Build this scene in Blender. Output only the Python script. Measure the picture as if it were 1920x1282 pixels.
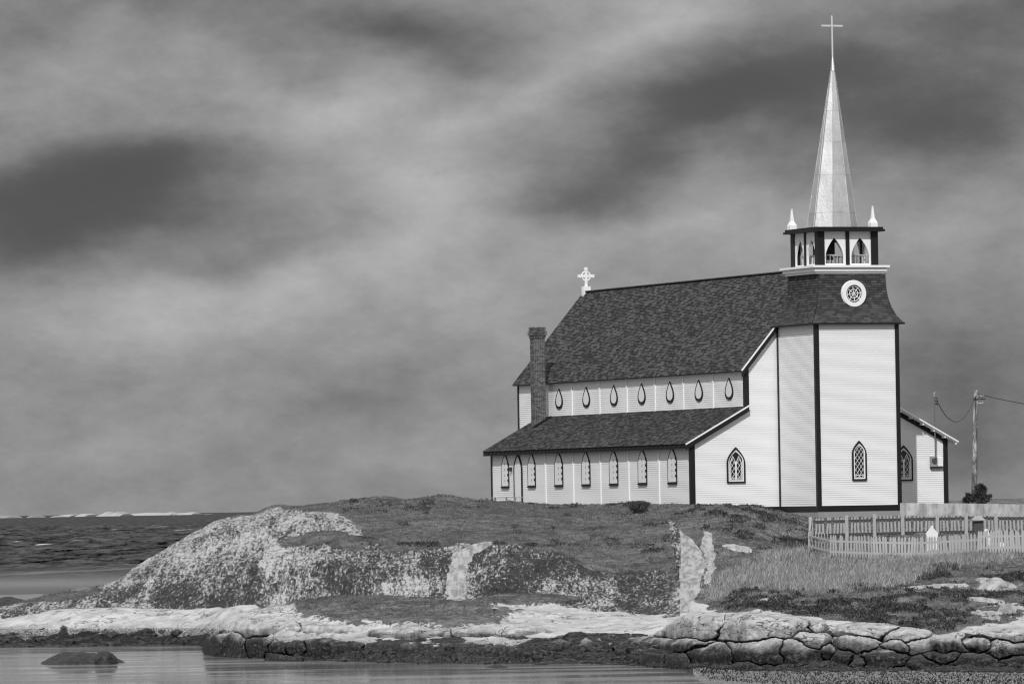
import bpy, math, random
import numpy as np
from mathutils import Vector, Matrix

random.seed(7)
rng = np.random.default_rng(11)
S = bpy.context.scene
for o in list(bpy.data.objects):
    bpy.data.objects.remove(o)
COL = S.collection

# ------------------------------------------------------------------ camera
FPX, CX, CY, CAMZ = 11840.0, 960.0, 641.0, 6.0        # focal length in photo pixels (1920 wide)
ROLL = math.atan(.0163)
PITCH = math.atan((950.4 - 641) * math.cos(ROLL) / FPX)
cF = np.array([0, math.cos(PITCH), math.sin(PITCH)])
cR0 = np.array([1., 0, 0]); cU0 = np.cross(cR0, cF)
cR = cR0 * math.cos(ROLL) - cU0 * math.sin(ROLL)
cU = cU0 * math.cos(ROLL) + cR0 * math.sin(ROLL)
cC = np.array([0, 0, CAMZ])
def at(px, py, D):
    r = cF + cR * ((px - CX) / FPX) + cU * ((CY - py) / FPX)
    return cC + r * (D / r[1])
def proj(P):
    d = np.asarray(P) - cC
    k = d @ cF
    return CX + FPX * (d @ cR) / k, CY - FPX * (d @ cU) / k
cam = bpy.data.cameras.new('camera'); co = bpy.data.objects.new('camera', cam); COL.objects.link(co)
cam.sensor_width = 36; cam.lens = 36 * FPX / 1920
cam.clip_start = 1; cam.clip_end = 120000
co.matrix_world = Matrix(((cR[0], cU[0], -cF[0], 0), (cR[1], cU[1], -cF[1], 0), (cR[2], cU[2], -cF[2], CAMZ), (0, 0, 0, 1)))
S.camera = co
S.view_settings.view_transform = 'Standard'; S.view_settings.look = 'None'
S.view_settings.exposure = 0; S.view_settings.gamma = 1
S.view_settings.use_curve_mapping = False

# ------------------------------------------------------------------ node helpers
class NT:
    def __init__(s, tree):
        s.t = tree; s.n = tree.nodes; s.l = tree.links
    def link(s, a, b): s.l.new(a, b)
    def put(s, sock, v):
        if v is None: return
        if hasattr(v, 'is_output') or isinstance(v, bpy.types.NodeSocket): s.l.new(v, sock)
        else:
            if sock.type == 'RGBA' and not hasattr(v, '__len__'): v = (v, v, v, 1)
            sock.default_value = v
    def math(s, op, a, b=None, c=None, clamp=False):
        n = s.n.new('ShaderNodeMath'); n.operation = op; n.use_clamp = clamp
        s.put(n.inputs[0], a)
        if b is not None: s.put(n.inputs[1], b)
        if c is not None: s.put(n.inputs[2], c)
        return n.outputs[0]
    def vmath(s, op, a, b=None, sc=None):
        n = s.n.new('ShaderNodeVectorMath'); n.operation = op
        s.put(n.inputs[0], a)
        if b is not None: s.put(n.inputs[1], b)
        if sc is not None: s.put(n.inputs['Scale'], sc)
        return n.outputs['Value'] if op in ('DOT_PRODUCT', 'LENGTH') else n.outputs[0]
    def noise(s, vec, scale, detail=4, rough=.55, dist=0.):
        n = s.n.new('ShaderNodeTexNoise'); s.put(n.inputs['Vector'], vec)
        n.inputs['Scale'].default_value = scale; n.inputs['Detail'].default_value = detail
        n.inputs['Roughness'].default_value = rough; n.inputs['Distortion'].default_value = dist
        return n.outputs['Fac']
    def voro(s, vec, scale, feature='DISTANCE_TO_EDGE'):
        n = s.n.new('ShaderNodeTexVoronoi'); n.feature = feature; s.put(n.inputs['Vector'], vec)
        n.inputs['Scale'].default_value = scale
        return n.outputs['Distance']
    def rng(s, v, a, b, c=0., d=1., smooth=True):
        n = s.n.new('ShaderNodeMapRange'); n.interpolation_type = 'SMOOTHSTEP' if smooth else 'LINEAR'
        s.put(n.inputs[0], v)
        for i, q in enumerate((a, b, c, d)): s.put(n.inputs[1 + i], q)
        return n.outputs[0]
    def mix(s, f, a, b):
        n = s.n.new('ShaderNodeMix'); n.data_type = 'FLOAT'
        s.put(n.inputs[0], f); s.put(n.inputs[2], a); s.put(n.inputs[3], b)
        return n.outputs[0]
    def map(s, vec, scale=(1, 1, 1), rot=(0, 0, 0), loc=(0, 0, 0)):
        n = s.n.new('ShaderNodeMapping'); s.put(n.inputs[0], vec)
        n.inputs['Scale'].default_value = scale; n.inputs['Rotation'].default_value = rot; n.inputs['Location'].default_value = loc
        return n.outputs[0]
    def obj(s): return s.n.new('ShaderNodeTexCoord').outputs['Object']
    def pos(s): return s.n.new('ShaderNodeNewGeometry').outputs['Position']
    def sep(s, v):
        n = s.n.new('ShaderNodeSeparateXYZ'); s.put(n.inputs[0], v); return n.outputs
    def attr(s, name):
        n = s.n.new('ShaderNodeAttribute'); n.attribute_name = name; return n.outputs['Fac']
    def bump(s, h, strength=.4, dist=.05, normal=None):
        n = s.n.new('ShaderNodeBump'); s.put(n.inputs['Height'], h)
        n.inputs['Strength'].default_value = strength; n.inputs['Distance'].default_value = dist
        if normal is not None: s.put(n.inputs['Normal'], normal)
        return n.outputs[0]

def newmat(name):
    m = bpy.data.materials.new(name); m.use_nodes = True
    g = NT(m.node_tree); b = m.node_tree.nodes['Principled BSDF']
    return m, g, b
def surf(g, b, col, rough=.8, spec=.3, metal=0., normal=None):
    g.put(b.inputs['Base Color'], col); g.put(b.inputs['Roughness'], rough)
    g.put(b.inputs['Specular IOR Level'], spec); g.put(b.inputs['Metallic'], metal)
    if normal is not None: g.put(b.inputs['Normal'], normal)

# ------------------------------------------------------------------ world: grey cloudy sky
SUN_AZ = math.radians(78.5)      # direction the light travels, from +X
SUN_EL = math.radians(43)
W = bpy.data.worlds.new('World'); S.world = W; W.use_nodes = True
w = NT(W.node_tree)
sky = w.n.new('ShaderNodeTexSky'); sky.sky_type = 'NISHITA'; sky.sun_disc = False
sky.sun_elevation = SUN_EL
sx, sy = -math.cos(SUN_AZ), -math.sin(SUN_AZ)
sky.sun_rotation = math.atan2(sx, sy)
bw = w.n.new('ShaderNodeRGBToBW'); w.link(sky.outputs[0], bw.inputs[0])
gen = w.n.new('ShaderNodeTexCoord').outputs['Generated']
d0 = w.vmath('NORMALIZE', gen)
n1 = w.noise(w.map(d0, (1, 1, 2.2), (0, .35, 0)), 9, 5, .55)
n2 = w.noise(w.map(d0, (1, 1, 2.6), (0, .35, 0), (3, 1, 2)), 26, 6, .6)
n3 = w.noise(w.map(d0, (1, 1, 1.6), (0, .6, 0), (7, 1, 5)), 70, 6, .68)
# gentle warp so the cloud masses have torn outlines
wn = w.n.new('ShaderNodeTexNoise'); w.put(wn.inputs['Vector'], w.map(d0, (1, 1, 2.0), (0, .3, 0))); wn.inputs['Scale'].default_value = 22; wn.inputs['Detail'].default_value = 4
warp = w.vmath('SCALE', w.vmath('SUBTRACT', wn.outputs['Color'], (.5, .5, .5)), sc=.024)
dw = w.vmath('ADD', d0, warp)
BASE = .284
acc = w.math('MULTIPLY_ADD', n1, .10, BASE - .05)
acc = w.math('ADD', acc, w.math('MULTIPLY_ADD', n2, .15, -.075))
acc = w.math('ADD', acc, w.math('MULTIPLY_ADD', n3, .11, -.055))
BLOBS = [  # px, py, rx, ry, tilt (deg, up to the right), delta
    (-60, 380, 420, 110, 4, -.12), (200, 350, 300, 90, 6, -.09), (330, 300, 260, 80, 10, -.07), (720, 40, 260, 85, -8, -.13), (900, 130, 190, 70, 8, -.05), (210, 15, 260, 70, 0, -.08),
    (1380, 165, 230, 95, 10, -.15), (1230, 280, 250, 60, 22, -.07), (1040, 370, 170, 70, 15, -.08),
    (1850, 190, 260, 120, 12, -.12), (1640, 100, 180, 110, 0, -.07), (1900, 30, 220, 70, 0, -.06),
    (1800, 720, 280, 140, 0, -.08), (1730, 860, 320, 120, 0, -.05), (540, 440, 260, 60, 18, -.05),
    (600, 740, 460, 110, 6, -.04), (1480, 330, 120, 50, 20, -.04),
    (630, 200, 190, 80, 15, .13), (380, 190, 280, 80, 5, .05), (850, 290, 170, 75, 25, .10), (1080, 120, 330, 90, 35, .09), (1230, 40, 200, 80, 10, .06),
    (480, 540, 440, 80, 12, .08), (120, 570, 260, 80, 4, .05), (880, 430, 280, 70, 20, .05), (300, 640, 320, 60, 5, .03), (780, 400, 160, 90, 0, .03),
    (1280, 400, 280, 65, 14, .06), (1000, 470, 280, 70, 10, .04), (1500, 430, 220, 70, 10, .04), (1750, 440, 200, 80, 10, .06),
    (880, 620, 260, 70, 20, .04), (180, 110, 220, 60, 0, .03)]
for (px, py, rx, ry, tl, dl) in BLOBS:
    dl *= 1.42 if dl < 0 else 1.05
    c = at(px, py, 1000) - cC; c = c / np.linalg.norm(c)
    a = math.radians(tl)
    ax = cR * math.cos(a) + cU * math.sin(a); bx = -cR * math.sin(a) + cU * math.cos(a)
    rel = w.vmath('SUBTRACT', dw, tuple(c))
    ea = w.vmath('DOT_PRODUCT', rel, tuple(ax * (FPX / rx))); eb = w.vmath('DOT_PRODUCT', rel, tuple(bx * (FPX / ry)))
    ec = w.vmath('DOT_PRODUCT', rel, tuple(c * 8))
    e2 = w.math('ADD', w.math('MULTIPLY', ea, ea), w.math('MULTIPLY_ADD', eb, eb, w.math('MULTIPLY', ec, ec)))
    g = w.math('DIVIDE', dl, w.math('POWER', w.math('MULTIPLY_ADD', e2, .8, 1.), 2.0))
    acc = w.math('ADD', acc, g)
acc = w.math('MULTIPLY_ADD', w.math('SUBTRACT', acc, .285), 1.22, .285)
acc = w.math('MULTIPLY', acc, w.math('ADD', .70, w.math('ADD', w.math('MULTIPLY', n2, .32), w.math('MULTIPLY', n3, .28))))
# the overcast gets lighter overhead, as a real one does
zz = w.sep(d0)[2]
up = w.rng(zz, .10, .75, 0, .46)
acc = w.math('ADD', acc, up)
acc = w.math('ADD', .075, w.math('MULTIPLY', .5, w.math('ADD', w.math('SUBTRACT', acc, .075), w.math('SQRT', w.math('MULTIPLY_ADD', w.math('SUBTRACT', acc, .075), w.math('SUBTRACT', acc, .075), .004)))))
acc = w.math('ADD', acc, w.math('MULTIPLY', bw.outputs[0], .0015))
bg = W.node_tree.nodes['Background']
w.put(bg.inputs['Color'], 1.0)
comb = w.n.new('ShaderNodeCombineXYZ')
for i in range(3): w.put(comb.inputs[i], acc)
w.link(comb.outputs[0], bg.inputs['Color'])
bg.inputs['Strength'].default_value = 1.0
W.cycles.sampling_method = 'MANUAL'; W.cycles.sample_map_resolution = 512

sl = bpy.data.lights.new('sun', 'SUN'); so = bpy.data.objects.new('sun', sl); COL.objects.link(so)
sl.energy = 3.2; sl.angle = math.radians(.6); sl.color = (1, 1, 1)
tv = Vector((math.cos(SUN_AZ) * math.cos(SUN_EL), math.sin(SUN_AZ) * math.cos(SUN_EL), -math.sin(SUN_EL)))
so.rotation_euler = tv.to_track_quat('-Z', 'Y').to_euler(); so.location = (0, 0, 60)

# ------------------------------------------------------------------ mesh builder
class MB:
    def __init__(s): s.v = []; s.f = []; s.tone = []
    def face(s, pts, tone=.5):
        i = len(s.v); s.v += [tuple(p) for p in pts]; s.f.append(tuple(range(i, i + len(pts)))); s.tone.append(tone)
    def box(s, x0, x1, y0, y1, z0, z1, tone=.5):
        s.hexa([(x0, y0, z0), (x1, y0, z0), (x1, y1, z0), (x0, y1, z0), (x0, y0, z1), (x1, y0, z1), (x1, y1, z1), (x0, y1, z1)], tone)
        return s
    def hexa(s, p, tone=.5):
        i = len(s.v); s.v += [tuple(q) for q in p]
        for a in ((3, 2, 1, 0), (4, 5, 6, 7), (0, 1, 5, 4), (1, 2, 6, 5), (2, 3, 7, 6), (3, 0, 4, 7)):
            s.f.append(tuple(i + k for k in a)); s.tone.append(tone)
        return s
    def prism(s, poly, o, ex, ey, n, t, tone=.5):
        o, ex, ey, n = map(np.array, (o, ex, ey, n)); o = o.astype(float)
        i = len(s.v); k = len(poly)
        for h in (0, t):
            for (a, b) in poly: s.v.append(tuple(o + ex * a + ey * b + n * h))
        s.f.append(tuple(range(i, i + k))[::-1]); s.f.append(tuple(range(i + k, i + 2 * k)))
        for j in range(k):
            q = (j + 1) % k; s.f.append((i + j, i + q, i + k + q, i + k + j))
        s.tone += [tone] * (k + 2)
        return s
    def ring(s, outer, inner, o, ex, ey, n, t):
        o, ex, ey, n = map(np.array, (o, ex, ey, n)); o = o.astype(float)
        i = len(s.v); k = len(outer)
        for h in (0, t):
            for poly in (outer, inner):
                for (a, b) in poly: s.v.append(tuple(o + ex * a + ey * b + n * h))
        for j in range(k):
            q = (j + 1) % k
            s.f.append((i + 2 * k + j, i + 2 * k + q, i + 3 * k + q, i + 3 * k + j))
            s.f.append((i + j, i + k + j, i + k + q, i + q))
            s.f.append((i + j, i + q, i + 2 * k + q, i + 2 * k + j))
            s.f.append((i + k + j, i + 3 * k + j, i + 3 * k + q, i + k + q))
            s.tone += [.5] * 4
        return s
    def beam(s, a, b, wd, hd, tone=.5, upv=(0, 0, 1)):
        a, b = Vector(a), Vector(b); d = (b - a).normalized(); u = Vector(upv)
        if abs(d.dot(u)) > .95: u = Vector((0, 1, 0))
        x = d.cross(u).normalized(); y = x.cross(d).normalized()
        p = []
        for q in (a, b):
            for (i, j) in ((-1, -1), (1, -1), (1, 1), (-1, 1)): p.append(q + x * (i * wd / 2) + y * (j * hd / 2))
        s.hexa(p, tone); return s
    def tube(s, pts, radii, seg=8, cap=True):
        pts = [Vector(p) for p in pts]
        if not hasattr(radii, '__len__'): radii = [radii] * len(pts)
        i0 = len(s.v)
        for k, p in enumerate(pts):
            d = (pts[min(k + 1, len(pts) - 1)] - pts[max(k - 1, 0)]).normalized()
            u = Vector((0, 0, 1)) if abs(d.z) < .9 else Vector((0, 1, 0))
            x = d.cross(u).normalized(); y = x.cross(d).normalized()
            for j in range(seg):
                a = 2 * math.pi * j / seg
                s.v.append(tuple(p + x * (math.cos(a) * radii[k]) + y * (math.sin(a) * radii[k])))
        for k in range(len(pts) - 1):
            for j in range(seg):
                q = (j + 1) % seg
                s.f.append((i0 + k * seg + j, i0 + k * seg + q, i0 + (k + 1) * seg + q, i0 + (k + 1) * seg + j)); s.tone.append(.5)
        if cap:
            s.f.append(tuple(i0 + j for j in range(seg))[::-1]); s.f.append(tuple(i0 + (len(pts) - 1) * seg + j for j in range(seg))); s.tone += [.5, .5]
        return s
    def build(s, name, mat, parent=None, kind=None, smooth=False):
        me = bpy.data.meshes.new(name); me.from_pydata(s.v, [], s.f); me.validate(clean_customdata=False); me.update()
        if len(me.polygons) == len(s.tone):
            at_ = me.attributes.new('tone', 'FLOAT', 'FACE'); at_.data.foreach_set('value', s.tone)
        if smooth: me.polygons.foreach_set('use_smooth', [True] * len(me.polygons))
        me.materials.append(mat)
        o = bpy.data.objects.new(name, me); COL.objects.link(o)
        if parent is not None: o.parent = parent
        if kind: o['kind'] = kind
        return o
def empty(name, loc=(0, 0, 0), rz=0):
    o = bpy.data.objects.new(name, None); COL.objects.link(o); o.location = loc; o.rotation_euler = (0, 0, rz); return o
def tag(o, label=None, cat=None, group=None, kind=None):
    if label: o['label'] = label
    if cat: o['category'] = cat
    if group: o['group'] = group
    if kind: o['kind'] = kind
    return o
def inst(o, name, loc, rot=(0, 0, 0), parent=None, scale=None):
    c = bpy.data.objects.new(name, o.data); COL.objects.link(c); c.location = loc; c.rotation_euler = rot
    if scale: c.scale = scale
    if parent is not None: c.parent = parent
    return c

# ------------------------------------------------------------------ materials
def paint(name, c, rough=.55, var=.06, scale=3., spec=.35, streak=.0):
    m, g, b = newmat(name); p = g.obj()
    n = g.noise(p, scale, 5, .6); n2 = g.noise(g.map(p, (1, 1, .12)), 14, 4, .6)
    v = g.math('MULTIPLY_ADD', n, var * 2, 1 - var)
    v = g.math('MULTIPLY', v, g.math('MULTIPLY_ADD', n2, streak * 2, 1 - streak))
    t = g.attr('tone'); v = g.math('MULTIPLY', v, g.math('MULTIPLY_ADD', t, .05, .975))
    surf(g, b, g.math('MULTIPLY', v, c), rough, spec, 0, g.bump(n, .1, .01))
    return m
M = {}
M['white'] = paint('white_paint', .80, .6, .03, 1.2, .25, .03)
M['siding'] = paint('white_clapboard_paint', .76, .6, .02, .9, .25, .015)
M['dark'] = paint('black_trim_paint', .012, .5, .2, 4, .3)
M['pane'] = paint('white_backed_glass', .76, .3, .08, 3, .5)
M['glass'] = paint('dark_glass', .012, .12, .1, 3, .6)
M['concrete'] = paint('grey_concrete', .27, .9, .12, 2, .2, .1)
M['wood_grey'] = paint('weathered_picket_wood', .40, .85, .18, 6, .15, .2)
M['wood_old'] = paint('old_silvered_wood', .36, .85, .2, 5, .15, .2)
M['wood_dark'] = paint('dark_rail_wood', .07, .85, .2, 5, .15, .2)
M['stone_white'] = paint('white_marble', .74, .6, .08, 6, .3)
M['stone_grey'] = paint('grey_granite', .30, .8, .15, 8, .2)
M['stone_dark'] = paint('dark_granite', .07, .6, .2, 8, .3)
M['iron'] = paint('dark_iron', .03, .5, .2, 9, .4)
M['pale_metal'] = paint('pale_metal', .55, .4, .06, 6, .5)
M['pebble'] = paint('grey_pebble', .17, .85, .5, 9, .2)
M['mossy'] = paint('mossy_rock', .14, .95, .5, 5, .1)
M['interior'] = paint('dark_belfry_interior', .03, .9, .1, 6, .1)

def m_shingle():
    m, g, b = newmat('asphalt_shingle'); p = g.obj(); t = g.attr('tone')
    n = g.noise(p, .7, 4, .6); f = g.noise(p, 26, 3, .6)
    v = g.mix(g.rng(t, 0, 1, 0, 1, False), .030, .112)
    v = g.math('MULTIPLY', v, g.math('MULTIPLY_ADD', n, .5, .75)); v = g.math('MULTIPLY', v, g.math('MULTIPLY_ADD', f, .5, .75))
    surf(g, b, v, .9, .12, 0, g.bump(f, .3, .01)); return m
M['shingle'] = m_shingle()
def m_brick():
    m, g, b = newmat('chimney_brick'); t = g.attr('tone'); n = g.noise(g.obj(), 20, 4)
    v = g.math('MULTIPLY', g.mix(t, .06, .17), g.math('MULTIPLY_ADD', n, .6, .7))
    surf(g, b, v, .9, .15, 0, g.bump(n, .3, .01)); return m
M['brick'] = m_brick()
M['mortar'] = paint('pale_mortar', .30, .95, .1, 10, .1)
def m_spire():
    m, g, b = newmat('sheet_metal_cladding'); p = g.obj()
    n = g.noise(g.map(p, (1, 1, .5)), 2.2, 5, .6); n2 = g.noise(p, 9, 4); t = g.attr('tone')
    v = g.math('MULTIPLY_ADD', n, .45, .48); v = g.math('MULTIPLY', v, g.math('MULTIPLY_ADD', t, .5, .75))
    surf(g, b, v, g.math('MULTIPLY_ADD', n2, .10, .46), .5, 1.0, g.bump(g.math('ADD', n, g.math('MULTIPLY', n2, .4)), .25, .05)); return m
M['spire'] = m_spire()

# ------------------------------------------------------------------ numpy noise
_perm = rng.permutation(4096)
_val = rng.random(4096)
def vnoise(x, y, z):
    xi = np.floor(x).astype(np.int64); yi = np.floor(y).astype(np.int64); zi = np.floor(z).astype(np.int64)
    fx, fy, fz = x - xi, y - yi, z - zi
    fx = fx * fx * (3 - 2 * fx); fy = fy * fy * (3 - 2 * fy); fz = fz * fz * (3 - 2 * fz)
    def h(a, b, c): return _val[_perm[(_perm[(_perm[a & 4095] + b) & 4095] + c) & 4095]]
    r = 0
    for i in (0, 1):
        for j in (0, 1):
            for k in (0, 1):
                wgt = (fx if i else 1 - fx) * (fy if j else 1 - fy) * (fz if k else 1 - fz)
                r = r + h(xi + i, yi + j, zi + k) * wgt
    return r * 2 - 1
def fbm(x, y, z, o=4, gain=.5, lac=2.03):
    a, r, t = 1, 0, 0
    for i in range(o):
        r = r + a * vnoise(x * lac ** i + 17.3 * i, y * lac ** i + 5.1 * i, z * lac ** i + 9.7 * i); t += a; a *= gain
    return r / t
def ridge(x, y, z, o=4):
    a, r, t = 1, 0, 0
    for i in range(o):
        r = r + a * (1 - np.abs(vnoise(x * 2.1 ** i + 3.3 * i, y * 2.1 ** i, z * 2.1 ** i + 1.7 * i)) * 2); t += a; a *= .5
    return r / t
def sstep(x, a, b):
    t = np.clip((x - a) / (b - a), 0, 1); return t * t * (3 - 2 * t)

# ------------------------------------------------------------------ terrain
cols = np.array([-400, 0, 100, 200, 300, 400, 500, 600, 700, 800, 900, 1000, 1100, 1200, 1300, 1400, 1450, 1500, 1560, 1600, 1700, 1800, 1920, 2300], float)
def row(*v): return np.array(v, float)
#            -400   0    100   200   300   400   500   600   700   800   900  1000  1100  1200  1300  1400  1450  1500  1560  1600  1700  1800  1920  2300
rW = row(1222, 1212, 1212, 1210, 1208, 1212, 1236, 1238, 1241, 1243, 1244, 1244, 1242, 1247, 1255, 1262, 1263, 1264, 1264, 1264, 1264, 1265, 1266, 1268)
rA = row(1200, 1192, 1188, 1182, 1180, 1188, 1206, 1207, 1209, 1209, 1208, 1205, 1205, 1210, 1232, 1246, 1248, 1250, 1250, 1250, 1250, 1250, 1250, 1250)
rB = row(1168, 1163, 1158, 1157, 1160, 1166, 1166, 1174, 1182, 1186, 1180, 1172, 1168, 1170, 1184, 1200, 1202, 1204, 1206, 1208, 1210, 1208, 1202, 1202)
rC = row(1158, 1152, 1140, 1138, 1137, 1135, 1134, 1130, 1124, 1120, 1118, 1120, 1135, 1145, 1143, 1146, 1148, 1150, 1152, 1155, 1160, 1155, 1145, 1140)
rM = row(1152, 1146, 1128, 1118, 1095, 1062, 1050, 1050, 1068, 1068, 1066, 1072, 1098, 1110, 1095, 1090, 1092, 1094, 1095, 1095, 1095, 1090, 1075, 1070)
rE = row(1148, 1142, 1118, 1108, 1058, 1003, 980, 970, 1022, 1021, 1019, 1028, 1060, 1070, 1050, 1040, 1038, 1034, 1042, 1045, 1047, 1040, 1030, 1030)
rE2 = row(1146, 1140, 1112, 1100, 1042, 985, 963, 952, 968, 964, 964, 968, 985, 990, 985, 985, 995, 1003, 1004, 1004, 1003, 1001, 999, 999)
rF = row(1144, 1138, 1108, 1094, 1030, 974, 953, 940, 934, 927, 935, 943, 946, 945, 945, 948, 960, 971, 973, 973, 970, 966, 964, 964)
dA = row(3, 3, 3, 2.5, 2.5, 3, 4, 4, 4, 4, 4, 4.5, 5, 5, 5, 4, 4, 4, 4, 4, 4, 4, 4, 4)
dB = row(8, 8, 6, 4, 4, 6, 10, 10, 10, 10, 12, 14, 16, 15, 14, 11, 10, 10, 10, 10, 11, 12, 14, 14)
DC = row(300, 300, 297, 295, 294, 291, 289, 287, 285, 284, 282, 279, 275, 270, 262, 252, 249, 247, 246, 245, 245, 247, 250, 250)
DM = row(303, 303, 302, 301, 301, 300, 297, 294, 291, 290, 289, 286, 282, 278, 275, 272, 270, 269, 268, 268, 268, 270, 272, 272)
DE = row(306, 306, 307, 306, 309, 313, 314, 312, 299, 298, 297, 295, 291, 289, 288, 290, 290, 291, 287, 285, 284, 285, 287, 287)
DE2 = row(308, 308, 311, 312, 314, 320, 323, 322, 314, 313, 313, 311, 308, 305, 303, 302, 302, 303, 303, 303, 303, 303, 303, 303)
DF = row(311, 311, 316, 318, 320, 329, 335, 334, 330, 329, 330, 328, 325, 321, 318, 316, 317, 318, 318, 318, 318, 319, 320, 320)
YH = 966 - .0163 * cols
def zof(py, D): return CAMZ - (py - YH) * D / FPX
DW = CAMZ * FPX / (rW - YH)
DA, DB = DW + dA, DW + dB
zF = zof(rF, DF)
zG = np.where(cols < 850, np.maximum(zF - .9, -1.2), np.where(cols < 1480, 5.8, 5.3)); zG[:5] = zF[:5] - .9
zH = np.where(cols < 850, -1.5, 5.2)
grav = cols >= 1290
Drows = [DW - 45, DW - 14, DW, DA, DB, DC, DM, DE, DE2, DF, DF + 12, DF + 55, DF + 85]
Zrows = [np.where(grav, -.4, -2.), np.where(grav, .05, -1.), 0 * cols + np.where(grav, .12, 0), zof(rA, DA), zof(rB, DB), zof(rC, DC), zof(rM, DM), zof(rE, DE), zof(rE2, DE2), zF, zG, zH, 0 * cols - 2.5]
seg = [14, 22, 46, 80, 90, 110, 100, 80, 70, 20, 16, 10]
S0, S1, NS = -330, 2200, 1000
ss = np.linspace(S0, S1, NS)
def smooth_interp(y):
    v = np.interp(ss, cols, y); k = 25; ker = np.hanning(2 * k + 1); ker /= ker.sum()
    return np.convolve(np.pad(v, k, mode='edge'), ker, mode='valid')
Dk = np.array([smooth_interp(r) for r in Drows]); Zk = np.array([smooth_interp(r) for r in Zrows])
tt = np.concatenate([np.linspace(k, k + 1, n, endpoint=False) for k, n in enumerate(seg)] + [[len(seg)]])
ki = np.minimum(tt.astype(int), len(seg) - 1); fr = (tt - ki)[:, None]
Dg = Dk[ki] * (1 - fr) + Dk[ki + 1] * fr
Zg = Zk[ki] * (1 - fr) + Zk[ki + 1] * fr
# round the breaks of slope along each column
def sm(a, it):
    for _ in range(it):
        a[1:-1] = .5 * a[1:-1] + .25 * (a[:-2] + a[2:])
    return a
lowmask = (tt[:, None] > 2.2)
Zs = sm(Zg.copy(), 60); Zg = np.where(lowmask, Zs, Zg)
SG = np.broadcast_to(ss, Dg.shape)
XG = (SG - 960) / FPX * Dg
TT = np.broadcast_to(tt[:, None], Dg.shape)
base_px, base_py = proj(np.stack([XG, Dg, Zg], -1).reshape(-1, 3)); base_px = base_px.reshape(Dg.shape); base_py = base_py.reshape(Dg.shape)
# relief
shore = sstep(TT, 1.9, 2.3) * (1 - sstep(TT, 4.6, 5.1))
face = sstep(TT, 4.9, 5.2) * (1 - sstep(TT, 6.9, 7.3)) * (base_px < 1340)
turf = sstep(TT, 6.8, 7.3) * (1 - sstep(TT, 9.3, 9.9))
slope = sstep(TT, 4.4, 5.0) * (1 - sstep(TT, 9, 9.6)) * sstep(base_px, 1320, 1380)
n_big = fbm(XG * .22, Dg * .12, Zg * .3, 4); n_mid = fbm(XG * .9, Dg * .5, Zg * .9 + 7, 4); n_fin = fbm(XG * 3.1, Dg * 1.4, Zg * 3.1, 4)
strata = fbm(XG * .16 + 4, Dg * .25, Zg * 3.2 + XG * .12, 4)
rdg = ridge(XG * .35, Dg * .25, Zg * .8, 4)
sm_b = fbm(XG * .10, Dg * .16, 0 * Zg + 2, 3); sm_m = fbm(XG * .33 + 5, Dg * .30, 0 * Zg + 6, 2)
disp = shore * (.34 * sm_b + .13 * sm_m + .02 * n_mid)
disp += shore * (TT < 3.6) * (.10 * n_mid + .06 * n_fin)
disp += face * (.10 * n_mid + .08 * n_fin + .10 * n_big)
disp += turf * (.09 * n_mid + .05 * n_fin + .12 * n_big)
disp += slope * (.16 * n_mid + .10 * n_fin + .12 * n_big)
ystep = -(face * (.45 * fbm(XG * .55, 0 * Dg, Zg * .22, 4) + .30 * n_mid * 1.7 + .30 * n_fin) + shore * (.15 * sm_b))
crest_k = 1 - .6 * sstep(TT, 8.6, 9.0) * (1 - sstep(TT, 9.0, 9.6)) * (base_px > 1280)
cw_ = sstep(TT, 8.2, 9.0) * (1 - sstep(TT, 9.0, 9.8))
gs = lambda c, w_: np.exp(-((base_px - c) / w_) ** 2)
disp += cw_ * (.13 * gs(832, 36) - .12 * gs(768, 20) + .12 * gs(700, 34) + .14 * gs(520, 26) - .10 * gs(478, 18) + (base_px < 1250) * (.09 * fbm(XG * 1.1, Dg * .3, 0 * Zg + 40, 3) + .06 * fbm(XG * 4, Dg, 0 * Zg + 44, 3)))
ZZ = Zg + disp * crest_k; YY = Dg + ystep
# cracks in the bare shore rock
for (kx, ky, ox, wd_, dp) in ((.07, .34, 3, .016, .42), (.16, .10, 13, .012, .34), (.28, .5, 31, .014, .20), (.10, .7, 51, .016, .22)):
    ck = np.abs(fbm(XG * kx + ox + .3 * sm_m, Dg * ky + .2 * n_big, 0 * Zg + ox, 2)); gate = sstep(fbm(XG * .15, Dg * .2, 0 * Zg + ox * 2, 2), -.35, -.1)
    ZZ -= shore * dp * (1 - sstep(ck, wd_ * .3, wd_ * 1.6)) * gate * (TT > 2.8)
# level pad under the church
th = math.radians(21.6)
O = at(1535, 948, 320)
uu = (XG - O[0]) * math.cos(th) + (YY - O[1]) * math.sin(th); vv = -(XG - O[0]) * math.sin(th) + (YY - O[1]) * math.cos(th)
XX = (SG - 960) / FPX * Dg
def ground_z(px, D):
    j = int(round((px - S0) / (S1 - S0) * (NS - 1))); j = max(0, min(NS - 1, j))
    return float(np.interp(D, Dg[:, j], ZZ[:, j]))
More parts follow.
